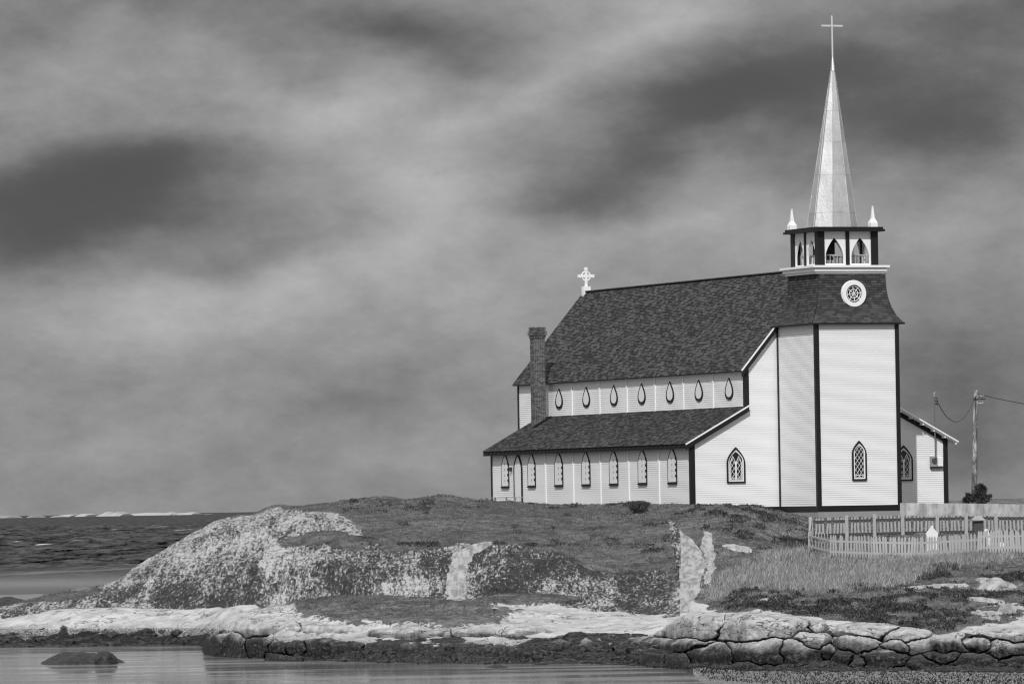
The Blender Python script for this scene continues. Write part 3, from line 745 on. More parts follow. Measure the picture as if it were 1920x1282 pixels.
for (ux, uy) in ((0, -1), (-1, 0), (1, 0), (0, 1)):
    nrm_ = np.array([ux, uy, 0.]); tx = np.array([-uy, ux, 0.]) * (1 if uy <= 0 else 1)
    for i in range(nrow):
        h0, h1 = np.interp([rows_[i], rows_[i + 1]], al, ph); z0, z1 = np.interp([rows_[i], rows_[i + 1]], al, pz)
        x = -h0 - random.random() * .2
        while x < h0:
            x1 = x + random.uniform(.16, .34); A, B = max(x, -h0), min(x1, h0); x = x1
            if B - A < .02: continue
            tn = .12 + .55 * random.random() ** 1.6; c_ = np.array([CM, CMV, 0.])
            p = [c_ + tx * A + nrm_ * (h0 + .03) + EZ * z0, c_ + tx * B + nrm_ * (h0 + .03) + EZ * z0, c_ + tx * (B * h1 / h0) + nrm_ * (h1 + .004) + EZ * (z1 + .01), c_ + tx * (A * h1 / h0) + nrm_ * (h1 + .004) + EZ * (z1 + .01)]
            sh.face(p, tn); sh.face([c_ + tx * A + nrm_ * h0 + EZ * z0, c_ + tx * B + nrm_ * h0 + EZ * z0, p[1], p[0]], tn * .2)  # darker butt edge paints the shadow under each row
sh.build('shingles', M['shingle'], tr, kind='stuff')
e = 2.60
MB().box(CM - e, CM + e, CMV - e, CMV + e, 9.18, 9.262).build('tower_eave', M['dark'], church)
CB = CM - .10
# belfry deck cornice in three steps
for (hw, z0, z1) in ((1.93, 11.78, 11.90), (2.02, 11.90, 12.03), (1.98, 12.03, 12.09), (2.13, 12.09, 12.2)):
    MB().box(CB - hw, CB + hw, CMV - hw, CMV + hw, z0, z1).build('deck_cornice', M['white'], church)
# belfry
HB = 1.65; ZB0, ZB1 = 12.2, 13.93
def lancet(w_, h, spring, n=9, z0=0., k=None):
    """closed outline (x,z), x centred; pointed arch of width w_, total height h"""
    r = w_ / 2; pts = [(-r, z0), (r, z0)]
    hh_ = h - spring
    for i in range(n + 1):
        t = i / n; x = r * (1 - t ** 1.65) ; 
        pts.append((x, z0 + spring + hh_ * t))
    for i in range(n - 1, -1, -1):
        t = i / n; x = -r * (1 - t ** 1.65)
        pts.append((x, z0 + spring + hh_ * t))
    return pts
def square_ring_like(pts, x0, x1, z0, z1):
    out = []
    zc = (z0 + z1) / 2
    for (x, z) in pts:
        dx, dz_ = x, z - zc - .2
        s_1 = min((x1 if dx > 0 else -x0) / abs(dx) if abs(dx) > 1e-6 else 1e9, ((z1 - zc - .2) if dz_ > 0 else (zc + .2 - z0)) / abs(dz_) if abs(dz_) > 1e-6 else 1e9)
        out.append((dx * s_1, zc + .2 + dz_ * s_1))
    return out
for (ux, uy) in ((0, -1), (-1, 0), (1, 0), (0, 1)):
    n_ = np.array([ux, uy, 0.]); t_ = np.array([-uy, ux, 0.])
    base = np.array([CB, CMV, 0.]) + n_ * (HB - .12)
    for sgn in (-1, 1):
        op = lancet(1.0, 1.36, .40, 9, 12.28)
        top_ = [p for p in op[2:]]
        poly = [(.62, 12.205), (.62, 13.925), (-.62, 13.925), (-.62, 12.205), (-.50, 12.205)] + top_[::-1] + [(.50, 12.205)]
        pn = MB().prism(poly, base + t_ * (sgn * .72), t_, EZ, n_, .08).build('arch_panel', M['white'], church)
        MB().hexa([tuple(base + t_ * (sgn * .72 + a) + n_ * b + EZ * c) for c in (12.203, 12.30) for (a, b) in ((-.498, -.01), (.498, -.01), (.498, .09), (-.498, .09))]).build('sill', M['white'], pn)
    MB().hexa([tuple(base + t_ * a + n_ * b + EZ * c) for c in (ZB0, ZB1) for (a, b) in ((-.10, -.04), (.10, -.04), (.10, .13), (-.10, .13))]).build('post', M['dark'], church)
    # inner hand rail with balusters
    mb = MB(); q = base - n_ * .30
    mb.beam(q - t_ * 1.3 + EZ * 12.75, q + t_ * 1.3 + EZ * 12.75, .05, .06)
    for k in range(13): mb.beam(q + t_ * (-1.2 + .2 * k) + EZ * 12.2, q + t_ * (-1.2 + .2 * k) + EZ * 12.74, .03, .03)
    mb.build('balustrade', M['white'] if uy == 0 else M['wood_old'], church, kind='stuff')
for a in (-1, 1):
    for b_ in (-1, 1):
        MB().box(CB + a * (HB - .15) - .19, CB + a * (HB - .15) + .19, CMV + b_ * (HB - .15) - .19, CMV + b_ * (HB - .15) + .19, ZB0, ZB1).build('corner_post', M['dark'], church)
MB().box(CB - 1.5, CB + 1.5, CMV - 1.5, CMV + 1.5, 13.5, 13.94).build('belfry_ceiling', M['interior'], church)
# dark panel added as the shade behind the front-left opening, and the bell
fr_ = MB()
for a in ():
    fr_.box(CB + a - .06, CB + a + .06, CMV - .8, CMV - .68, 12.2, 13.5); fr_.box(CB + a - .06, CB + a + .06, CMV + .68, CMV + .8, 12.2, 13.5)
fr_ = MB().box(CB - 1.45, CB - .25, CMV - .62, CMV - .55, 12.75, 13.5)
fr_.build('belfry_shade_panel', M['interior'], church)
bell = MB(); pr = [(.05, .62), (.16, .58), (.2, .4), (.24, .2), (.36, .0)]
bell.tube([(CB - .45, CMV - .1, 12.55 + z) for (_, z) in pr][::-1], [r for (r, _) in pr][::-1], 16)
bell.build('bell', M['iron'], church, smooth=True)
# belfry roof slab
R8 = 1.97
MB().box(CB - R8, CB + R8, CMV - R8, CMV + R8, 13.93, 14.04).build('belfry_roof', M['dark'], church)
MB().box(CB - R8 + .07, CB + R8 - .07, CMV - R8 + .07, CMV + R8 - .07, 14.04, 14.16).build('belfry_roof', M['dark'], church)
# spire: octagonal, sheet metal in lifts with standing seams
sp = MB(); seams = MB(); ZS0, ZS1, RS = 14.16, 22.3, 1.31
def SX(z): return CM + .02 - .20 * (22.9 - z) / 8.7
def sr(z): return RS * (ZS1 + .62 - z) / (ZS1 + .62 - ZS0) + .0
lifts = [14.16, 14.95, 16.9, 18.6, 20.2, 21.4, 22.3]
for k in range(8):
    a0, a1 = math.radians(22.5 + 45 * k), math.radians(67.5 + 45 * k)
    for i in range(len(lifts) - 1):
        z0, z1 = lifts[i], lifts[i + 1]; g_ = .012 * ((len(lifts) - i) % 2)
        r0, r1 = sr(z0) + .012, sr(z1) - .0
        P_ = lambda a, r, z: (SX(z) + math.cos(a) * r, CMV + .05 + math.sin(a) * r, z)
        tn = random.uniform(.3, .8) if i else random.uniform(.0, .5)
        sp.face([P_(a0, r0, z0), P_(a1, r0, z0), P_(a1, r1, z1), P_(a0, r1, z1)], tn)
        sp.face([P_(a0, r0 - .03, z0), P_(a1, r0 - .03, z0), P_(a1, r0, z0), P_(a0, r0, z0)], tn)
    seams.beam(P_(a0, sr(14.16) + .005, 14.16), P_(a0, sr(22.3) - .005, 22.3), .03, .03)
spo = sp.build('spire', M['spire'], church)
seams.build('seam', M['spire'], spo)
MB().tube([(CM + .02, CMV + .05, 22.25), (CM + .02, CMV + .05, 22.36), (CM + .02, CMV + .05, 22.95)], [.13, .115, .045], 8).build('spire_cap', M['spire'], church)
cr = MB(); cr.tube([(CM + .02, CMV + .05, 22.8), (CM + .02, CMV + .05, 25.07)], .045, 8); cr.beam((CM - .57, CMV + .05, 24.55), (CM + .61, CMV + .05, 24.55), .07, .09)
cr.build('spire_cross', M['pale_metal'], church)
MB().tube([(SX(20.3) + math.cos(math.radians(202.5)) * (sr(20.3) + .10), CMV + .05 + math.sin(math.radians(202.5)) * (sr(20.3) + .10), 20.3), (SX(14.2) + math.cos(math.radians(202.5)) * (sr(14.2) + .07), CMV + .05 + math.sin(math.radians(202.5)) * (sr(14.2) + .07), 14.2)], .018, 6).build('lightning_rod', M['pale_metal'], church)
# pinnacles
pin = None
for (a, b_) in ((-1.62, 1.62), (1.50, -1.50), (1.62, 1.62)):
    if pin is None:
        m_ = MB().box(-.19, .19, -.19, .19, 0, .24); m_.hexa([(-.19, -.19, .24), (.19, -.19, .24), (.19, .19, .24), (-.19, .19, .24), (-.09, -.09, .46), (.09, -.09, .46), (.09, .09, .46), (-.09, .09, .46)])
        m_.hexa([(-.085, -.085, .46), (.085, -.085, .46), (.085, .085, .46), (-.085, .085, .46), (-.03, -.03, 1.05), (.03, -.03, 1.05), (.03, .03, 1.05), (-.03, .03, 1.05)]); m_.box(-.045, .045, -.045, .045, 1.05, 1.1)
        pin = m_.build('pinnacle', M['white'], church); pin.location = (CB + a, CMV + b_, 14.14)
    else: inst(pin, 'pinnacle', (CB + a, CMV + b_, 14.14), parent=church)

# round window in the tower roof
def circ(r, n=32): return [(r * math.cos(2 * math.pi * i / n), r * math.sin(2 * math.pi * i / n)) for i in range(n)]
yo = CMV - 1.92; oc = np.array([CM + .02, yo + .25, 10.75])
rw = MB().ring(circ(.66), circ(.45), oc - EY * .02, EX, EZ, -EY, .42).build('round_window', M['white'], church)
MB().ring(circ(.69), circ(.63), oc + EY * .0, EX, EZ, -EY, .38).build('frame', M['white'], rw)
MB().prism(circ(.455), oc - EY * .30, EX, EZ, -EY, .01).build('pane', M['glass'], rw)
tr_ = MB().ring(circ(.24), circ(.212), oc - EY * .32, EX, EZ, -EY, .05)
tr_.ring(circ(.385), circ(.36), oc - EY * .32, EX, EZ, -EY, .05)
for k in range(4):
    a = math.pi * k / 4 + .12; d_ = EX * math.cos(a) + EZ * math.sin(a)
    tr_.beam(oc - d_ * .45 - EY * .345, oc + d_ * .45 - EY * .345, .028, .03, upv=(0, 1, 0))
tr_.build('tracery', M['white'], rw)

# windows
def inpoly(p, poly):
    x, z = p; c = False; n = len(poly)
    for i in range(n):
        x1, z1 = poly[i]; x2, z2 = poly[(i + 1) % n]
        if (z1 > z) != (z2 > z) and x < (x2 - x1) * (z - z1) / (z2 - z1) + x1: c = not c
    return c
def scale_poly(pts, w_, h, spring, inset):
    return lancet(w_ - 2 * inset, h - 1.0 * inset - inset * 1.6, spring - .3 * inset, (len(pts) - 2) // 2 - 0 if False else 9, pts[0][1] + inset)
def lattice(mb, poly, o, t_, n_, step, bw_=.022):
    xs = [p[0] for p in poly]; zs = [p[1] for p in poly]
    for sg in (-1, 1):
        cvals = np.arange(min(zs) - 2, max(zs) + 2, step)
        for c in cvals:
            seg_ = []; on = None
            for x in np.linspace(min(xs), max(xs), 60):
                z = c + sg * x * 1.5
                if inpoly((x, z), poly):
                    if on is None: on = (x, z)
                    last = (x, z)
                elif on is not None: seg_.append((on, last)); on = None
            if on is not None: seg_.append((on, last))
            for (p, q) in seg_:
                if math.hypot(p[0] - q[0], p[1] - q[1]) > .04:
                    mb.beam(o + t_ * p[0] + EZ * p[1], o + t_ * q[0] + EZ * q[1], bw_, .02, upv=tuple(n_))
def front_window(uc, w_, z0, h, spring, o_v, double):
    n_ = -EY; o = np.array([uc, o_v, 0.])
    outl = lancet(w_, h, spring, 9, z0)
    i1 = scale_poly(outl, w_, h, spring, .075); i2 = scale_poly(outl, w_, h, spring, .145)
    win = MB().ring(outl, i1, o, EX, EZ, n_, .10).build('window', M['dark'], church)
    MB().ring(i1, i2, o, EX, EZ, n_, .065).build('frame', M['white'], win)
    MB().prism(i2, o, EX, EZ, n_, .038).build('pane', M['glass'], win)
    mb = MB(); on = o + n_ * .048
    iw = w_ - .34
    if double:
        mb.beam(on + EZ * (z0 + .17), on + EZ * (z0 + h * .60), .05, .03, upv=(0, 1, 0))
        for s_1 in (-1, 1):
            hl = lancet(iw / 2, h * .66, h * .40, 9, z0 + .17); hl = [(x + s_1 * iw / 4, z) for (x, z) in hl]
            hs_ = lancet(iw / 2 - .07, h * .66 - .06, h * .40, 9, z0 + .19); hs_ = [(x + s_1 * iw / 4, z) for (x, z) in hs_]
            mb.ring(hl, hs_, o + n_ * .04, EX, EZ, n_, .022); lattice(mb, hs_, on, EX, n_, .30, .014)
        mb.beam(on + EX * (-iw / 2) + EZ * (z0 + .27), on + EX * (iw / 2) + EZ * (z0 + .27), .03, .03, upv=(0, 1, 0))
    else:
        lattice(mb, i2, on, EX, n_, .30, .014)
        mb.beam(on + EX * (-iw / 2) + EZ * (z0 + .27), on + EX * (iw / 2) + EZ * (z0 + .27), .03, .03, upv=(0, 1, 0)); mb.beam(on + EZ * (z0 + .17), on + EZ * (z0 + .27), .03, .03, upv=(0, 1, 0))
    mb.build('tracery', M['white'], win)
    return win
front_window(-2.46, 1.02, 1.24, 1.84, 1.05, VF - .0, True)
front_window(7.02, 1.02, 1.22, 1.84, 1.05, VF - .0, True)
front_window(2.28, .80, 1.26, 2.02, 1.38, 0., False)
# side aisle lancets: black frame, white backed panes, black sill
def side_window(vc, w_):
    n_ = -EX; t_ = -EY; o = np.array([UL, vc, 0.])
    outl = lancet(w_, 1.80, 1.02, 9, 1.31); i1 = scale_poly(outl, w_, 1.80, 1.02, .04)
    win = MB().ring(outl, i1, o, t_, EZ, n_, .075).build('window', M['dark'], church)
    MB().prism(i1, o, t_, EZ, n_, .06).build('pane', M['pane'], win)
    MB().box(UL - .11, UL - .002, vc - w_ / 2, vc + w_ / 2, 1.23, 1.31).build('sill', M['dark'], win)
    for k in range(4):
        z = 1.60 + .30 * k
        MB().box(UL - .085, UL - .061, vc - w_ / 2 + .05, vc - w_ / 2 + .15, z, z + .12).build('hinge', M['dark'], win)
        MB().box(UL - .068, UL - .061, vc - .03, vc + .05, z - .03, z + .09).build('catch', M['stone_grey'], win)
for (v_, w_) in ((30.6, 1.1), (26.68, 1.1), (22.75, 1.16), (18.89, 1.16), (15.04, 1.16), (11.13, 1.16), (7.16, 1.16)): side_window(v_, w_)
# side door
o = np.array([UL, 28.66, 0.]); outl = lancet(1.18, 2.68, 1.85, 9, .42); i1 = lancet(1.06, 2.60, 1.85, 9, .42)
dr = MB().ring(outl, i1, o, -EY, EZ, -EX, .10).build('door', M['dark'], church)
MB().prism(i1, o, -EY, EZ, -EX, .06).build('door_leaf', M['pane'], dr)
# wall lamp between window and door
MB().box(UL - .16, UL - .033, 29.58, 29.68, 2.15, 2.38).build('wall_lamp', M['iron'], church)
# clerestory teardrop windows
def tear(w_, h, n=28):
    pts = []
    for i in range(n):
        a = 2 * math.pi * i / n - math.pi / 2; s_1 = (1 + math.sin(a)) / 2   # 0 bottom, 1 top
        x = (w_ / 2) * math.cos(a) * (1 - s_1) ** .55 * 1.32 if s_1 > .02 else (w_ / 2) * math.cos(a) * 1.25
        pts.append((x, h * s_1))
    return pts
for v_ in (30.15, 26.2, 22.27, 18.4, 14.54, 10.7, 6.75):
    o = np.array([CL, v_, 5.54]); t1 = tear(1.02, 1.12); t2 = [(x * .82, .13 + z * .82) for (x, z) in t1]
    win = MB().ring(t1, t2, o, -EY, EZ, -EX, .075).build('teardrop_window', M['dark'], church)
    MB().prism(t2, o, -EY, EZ, -EX, .06).build('pane', M['pane'], win)
# chimney
ch = MB(); cu0, cu1, cv0, cv1 = -2.93, -2.31, 31.1, 31.72
chm = MB().box(cu0, cu1, cv0, cv1, 3.6, 10.02).build('chimney', M['mortar'], church)
bm_ = MB(); z = 4.0; r = 0
while z < 10.0:
    g0 = .0
    if z > 9.45: g0 = .045
    if 9.6 < z < 9.82: g0 = .095
    for (sx_, L_, fn) in ((0, .62, lambda a, b: (cu0 + a, cu0 + b, cv0 - .012 - g0, cv0 + .05)), (1, .62, lambda a, b: (cu0 - .012 - g0, cu0 + .05, cv0 + a, cv0 + b)), (2, .62, lambda a, b: (cu1 - .05, cu1 + .012 + g0, cv0 + a, cv0 + b))):
        a = -g0 - (.1 if r % 2 else 0)
        while a < L_ + g0 - .02:
            A, B = max(a, -g0), min(a + .2, L_ + g0)
            if B - A > .03:
                x0, x1, y0, y1 = fn(A + .006, B - .006); bm_.box(x0, x1, y0, y1, z, z + .062, random.random())
            a += .21
    z += .075; r += 1
bm_.build('bricks', M['brick'], chm, kind='stuff')
MB().box(cu0 - .03, cu1 + .03, cv0 - .03, cv1 + .03, 10.02, 10.10).build('chimney_cap', M['concrete'], chm)
za = az_(cu1 - UL)
MB().prism([(cu0 - .15, az_(cu0 - .15 - UL) + .03), (cu1 + .25, az_(cu1 + .25 - UL) + .03), (cu1 + .25, az_(cu1 + .25 - UL) + .16), (cu0 - .15, az_(cu0 - .15 - UL) + .16)], (0, cv0 - .2, 0), EX, EZ, EY, .18).build('flashing', M['dark'], chm)
# celtic cross on the far end of the ridge
cz = nz(CM) + .02; cv_ = 36.15; c0 = np.array([CM, cv_, cz])
cc = MB().box(CM - .22, CM + .22, cv_ - .15, cv_ + .15, cz - .25, cz + .28)
cc.box(CM - .07, CM + .07, cv_ - .05, cv_ + .05, cz + .28, cz + 1.30)
cc.box(CM - .40, CM + .40, cv_ - .045, cv_ + .045, cz + .80, cz + .94)
for (a, b_) in ((-.40, .87), (.40, .87), (0, 1.28)): cc.box(CM + a - .09, CM + a + .09, cv_ - .055, cv_ + .055, cz + b_ - .085, cz + b_ + .085)
cc.ring([(x, z + .87) for (x, z) in circ(.29, 24)], [(x, z + .87) for (x, z) in circ(.22, 24)], (CM, cv_ + .035, cz), EX, EZ, -EY, .07)
cc.build('ridge_cross', M['white'], church)

# world helpers for church-local positions
def cl(u, v, z): return tuple(O + np.array([math.cos(th) * u - math.sin(th) * v, math.sin(th) * u + math.cos(th) * v, z]))
# service mast with meter
sm_ = tag(empty('service_mast', cl(8.66, VF - .42, 2.45), th), 'thin electrical service mast with meter box on the right aisle front', 'electric mast')
MB().tube([(0, 0, 0), (0, 0, 3.15)], .032, 8).build('mast_pipe', M['mossy'], sm_)
MB().tube([(0, .0, 3.1), (.0, 0, 3.28), (.06, -.05, 3.3)], [.05, .06, .05], 8).build('weather_head', M['stone_grey'], sm_)
ins = MB()
for k in range(3): ins.tube([(.05, -.02, 2.72 + .15 * k), (.20 - .03 * k, -.04, 2.75 + .15 * k)], [.05, .06], 8)
ins.build('insulator', M['iron'], sm_)
MB().box(-.15, .17, .2, .38, -.52, 0).build('meter_box', M['stone_grey'], sm_)
MB().prism(circ(.12, 16), (0, .2, -.2), EX, EZ, -EY, .09).build('meter_dial', M['stone_dark'], sm_)
MB().box(.26, .55, .24, .38, -.50, -.05).build('breaker_box', M['white'], sm_)
MB().box(-.15, .55, .25, .38, -.60, -.53).build('conduit', M['iron'], sm_)
# small timber landing in front of the side door
ld = tag(empty('door_landing', cl(UL - .9, 29, .2), th), 'low weathered timber landing with splayed legs before the side door', 'landing')
b_ = MB().box(-.25, .25, -2.6, 2.9, .50, .54); b_.build('deck_board', M['wood_old'], ld)
leg = None
for (v_, dx) in ((-2.4, .0), (-2.2, .35), (.55, .0), (.75, .3), (1.7, -.2), (1.9, .2), (2.6, .0), (-1.2, 0)):
    q = MB().beam((-.2, v_, -.3), (-.2, v_ - dx, .50), .07, .07, upv=(0, 1, 0)).build('leg', M['wood_old'], ld)

# ------------------------------------------------------------------ concrete wall right of the tower
rwl = MB(); pts = [(1688, 942.5, 966, 319.5), (1760, 943, 966, 319), (1850, 944, 966, 318.5), (1920, 945, 966, 318), (2150, 948, 968, 317)]
for i in range(len(pts) - 1):
    (x0, t0, b0, D0), (x1, t1, b1, D1) = pts[i], pts[i + 1]
    A, B, C_, D_ = at(x0, b0 + 4, D0), at(x1, b1 + 4, D1), at(x1, t1, D1), at(x0, t0, D0); th_ = np.array([0, .3, 0])
    rwl.hexa([A, B, B + th_, A + th_, D_, C_, C_ + th_, D_ + th_])
def m_stained():
    m, g, b = newmat('stained_concrete'); p = g.pos()
    st = g.noise(g.map(p, (1, 1, .22)), 2.4, 6, .72); n = g.noise(p, 3, 5, .6)
    c = g.mix(g.rng(st, .34, .64), .24, .48); c = g.math('MULTIPLY', c, g.math('MULTIPLY_ADD', n, .6, .7))
    surf(g, b, c, .95, .1, 0, g.bump(n, .3, .03)); return m
M['stained'] = m_stained()
tag(rwl.build('retaining_wall', M['stained']), 'low stained concrete wall running right from behind the tower', 'wall')

# ------------------------------------------------------------------ utility pole and cables
pb = at(1826, 950, 345); ptp = at(1830, 731, 345)
pole = tag(empty('utility_pole', tuple(pb)), 'pale wooden utility pole behind the graveyard beside a dark conifer', 'utility pole')
d_ = Vector(ptp - pb)
def m_pole():
    m, g, b = newmat('weathered_pole'); p = g.obj(); n = g.noise(g.map(p, (1, 1, .35)), 5, 5, .7)
    surf(g, b, g.mix(g.rng(n, .4, .65), .12, .45), .9, .1, 0, g.bump(n, .4, .03)); return m
M['pole'] = m_pole()
MB().tube([(0, 0, -.5), tuple(d_ * .5), tuple(d_)], [.17, .14, .11], 12).build('pole_shaft', M['pole'], pole, smooth=True)
b_ = MB()
for k, zz_ in enumerate((-.35, -.75)):
    b_.tube([tuple(d_ + Vector((.1, -.05, zz_))), tuple(d_ + Vector((.42, -.05, zz_ + .02)))], [.05, .08], 8)
b_.build('insulator', M['stone_grey'], pole)
MB().beam(tuple(d_ + Vector((-.2, -.1, -.5))), tuple(d_ + Vector((.5, -.1, -.5))), .06, .06).build('bracket', M['iron'], pole)
def cable(name, A, B, sag, lab, r=.017):
    pts_ = []
    for i in range(25):
        t = i / 24; p = np.array(A) * (1 - t) + np.array(B) * t; p[2] -= sag * 4 * t * (1 - t); pts_.append(tuple(p))
    return tag(MB().tube(pts_, r, 6).build(name, M['iron']), lab, 'cable', 'overhead cables')
cable('power_line', cl(8.78, VF - .46, 5.35), at(1829, 742, 345), 1.25, 'slack drooping cable between the church mast and the pole', .022)
cable('power_line', at(1832, 738, 345), at(2120, 775, 330), .25, 'taut cable leaving the pole towards the right edge', .022)

# ------------------------------------------------------------------ picket fences
pk = [MB().prism([(-.048, 0), (.048, 0), (.048, .90), (0, .98), (-.048, .90)], (0, 0, 0), EX, EZ, EY, .022).build('picket', M['wood_grey']) for _ in range(1)][0]
pkb = MB().prism([(-.045, 0), (.045, 0), (.045, .80), (0, .88), (-.045, .80)], (0, 0, 0), EX, EZ, EY, .022).build('picket', M['wood_old'])
def run_fence(root, path, step_px, proto, height, railm, first, postpx=(), post_mat='wood_old', post_h=1.0, rail_z=(.22, .70), lean=.03, yback=.03):
    base = Vector(root.location); rails = MB(); prev = None; used = first
    for (a, b) in zip(path[:-1], path[1:]):
        n = max(1, int(round(math.hypot(b[0] - a[0], (b[2] - a[2]) * 3.0) / step_px))) if abs(b[0] - a[0]) < 12 else max(1, int(round(abs(b[0] - a[0]) / step_px)))
        for i in range(n):
            t = i / n; px = a[0] + (b[0] - a[0]) * t; py = a[1] + (b[1] - a[1]) * t; D = a[2] + (b[2] - a[2]) * t
            p = Vector(at(px, py, D)) - base
            ang = math.atan2((at(b[0], b[1], b[2]) - at(a[0], a[1], a[2]))[1], (at(b[0], b[1], b[2]) - at(a[0], a[1], a[2]))[0])
            sc = height * random.uniform(.97, 1.04)
            rot = (random.gauss(0, .01), random.gauss(0, lean) + (.06 * math.sin(px * .045)) * lean / .03 * .6, ang)
            if not used: proto.parent = root; proto.location = p; proto.rotation_euler = rot; proto.scale = (1, 1, sc); used = True
            else: inst(proto, 'picket', p, rot, root, (1, 1, sc))
        A, B = at(*a) - np.array(base), at(*b) - np.array(base)
        for rz in rail_z:
            yb = np.array([0, yback, rz * height])
            m_ = MB().beam(tuple(A + yb), tuple(B + yb), .04, .09).build('rail', railm, root)
    for (px, py, D, hh2) in postpx:
        p = at(px, py, D) - np.array(base)
        MB().box(p[0] - .08, p[0] + .08, p[1] - .06, p[1] + .10, p[2] - .2, p[2] + hh2).build('post', M[post_mat], root)
ff = tag(empty('picket_fence', tuple(at(1518, 1033, 291))), 'pale weathered picket fence along the near side of the graveyard', 'fence', 'graveyard picket fences')
run_fence(ff, [(1521, 1010, 301), (1518, 1033, 291), (1557, 1043, 285.5), (1640, 1046, 283.5), (1720, 1047, 283), (1833, 1041, 284)], 5.7, pk, 1.0, M['wood_grey'], False,
          postpx=[(1520, 1010, 301.2, 1.05), (1519, 1033, 291.2, .9)], post_mat='wood_grey', lean=.03)
f2 = tag(empty('picket_fence', tuple(at(1834, 1038, 283.6))), 'pale higher picket fence section at the right end of the graveyard front', 'fence', 'graveyard picket fences')
pk2 = inst(pk, 'picket', (0, 0, 0)); 
run_fence(f2, [(1834, 1036, 283.6), (1935, 1035, 283.4), (2080, 1035, 283)], 5.7, pk2, 1.05, M['wood_grey'], False, postpx=[(1850, 1037, 283.9, 1.0)], post_mat='wood_grey')
fb = tag(empty('picket_fence', tuple(at(1524, 1006, 303))), 'darker picket fence with heavy rail along the church side of the graveyard', 'fence', 'graveyard picket fences')
run_fence(fb, [(1524, 1007, 303), (1590, 1005, 303), (1700, 1002, 303), (1820, 1000, 303), (1930, 1000, 303), (2080, 1000, 303)], 6.9, pkb, 1.08, M['wood_dark'], False,
          postpx=[(x, 1004, 302.7, h_) for x, h_ in ((1588, .98), (1640, 1.05), (1693, 1.08), (1758, .98), (1812, 1.1), (1868, 1.08), (1940, 1.05))], rail_z=(.10, .70), yback=-.04, lean=.035)

# ------------------------------------------------------------------ headstones
def headstone(px, ytop, ybase, D, wpx, prof_, mat, name, lab, thick=.16, capm=None, tilt=0):
    s_1 = D / FPX; b = at(px, ybase, D); H_ = (ybase - ytop) * s_1; W_ = wpx * s_1
    r_ = tag(empty(name, tuple(b)), lab, 'gravestone', 'gravestones'); r_.rotation_euler = (0, tilt, .12)
    poly = [(x * W_ / 2, z * H_) for (x, z) in prof_]
    MB().prism(poly, (0, -thick / 2, 0), EX, EZ, EY, thick).build('slab', M[mat], r_)
    MB().box(-W_ * .62, W_ * .62, -thick, thick, -.3, H_ * .12).build('plinth', M[mat], r_)
    return r_, W_, H_
gab = [(-1, 0), (1, 0), (1, .70), (1.05, .70), (1.05, .76), (.45, .88), (.22, .93), (.2, 1.0), (-.2, 1.0), (-.22, .93), (-.45, .88), (-1.05, .76), (-1.05, .70), (-1, .70)]
headstone(1748, 985, 1044, 287, 21, gab, 'stone_white', 'gravestone', 'white marble gravestone with gabled top behind the near pickets', .2)
rnd = [(-1, 0), (1, 0)] + [(math.cos(a), .72 + .28 * math.sin(a)) for a in np.linspace(0, math.pi, 13)]
headstone(1793, 1002, 1044, 287, 20, rnd, 'stone_grey', 'gravestone', 'low grey round topped gravestone behind the near pickets', .14)
headstone(1850, 991, 1040, 286, 11, rnd, 'stone_white', 'gravestone', 'narrow white round headed gravestone beside the step in the fence', .22)
headstone(1876, 1015, 1040, 286, 10, rnd, 'stone_white', 'gravestone', 'small low white gravestone behind the higher pickets', .14, tilt=.1)
r_, W_, H_ = headstone(1834, 976, 1004, 301.5, 17, [(-1, 0), (1, 0), (1, 1), (-1, 1)], 'stone_dark', 'gravestone', 'dark square grave monument with pale pyramid cap before the far fence', .4)
m_ = MB(); q = W_ * .72; z0 = H_; m_.box(-q, q, -.32, .32, z0, z0 + .05); m_.hexa([(-q, -.32, z0 + .05), (q, -.32, z0 + .05), (q, .32, z0 + .05), (-q, .32, z0 + .05), (-q * .4, -.1, z0 + .24), (q * .4, -.1, z0 + .24), (q * .4, .1, z0 + .24), (-q * .4, .1, z0 + .24)]); m_.box(-.06, .06, -.06, .06, z0 + .24, z0 + .32)
m_.build('cap', M['stone_grey'], r_)

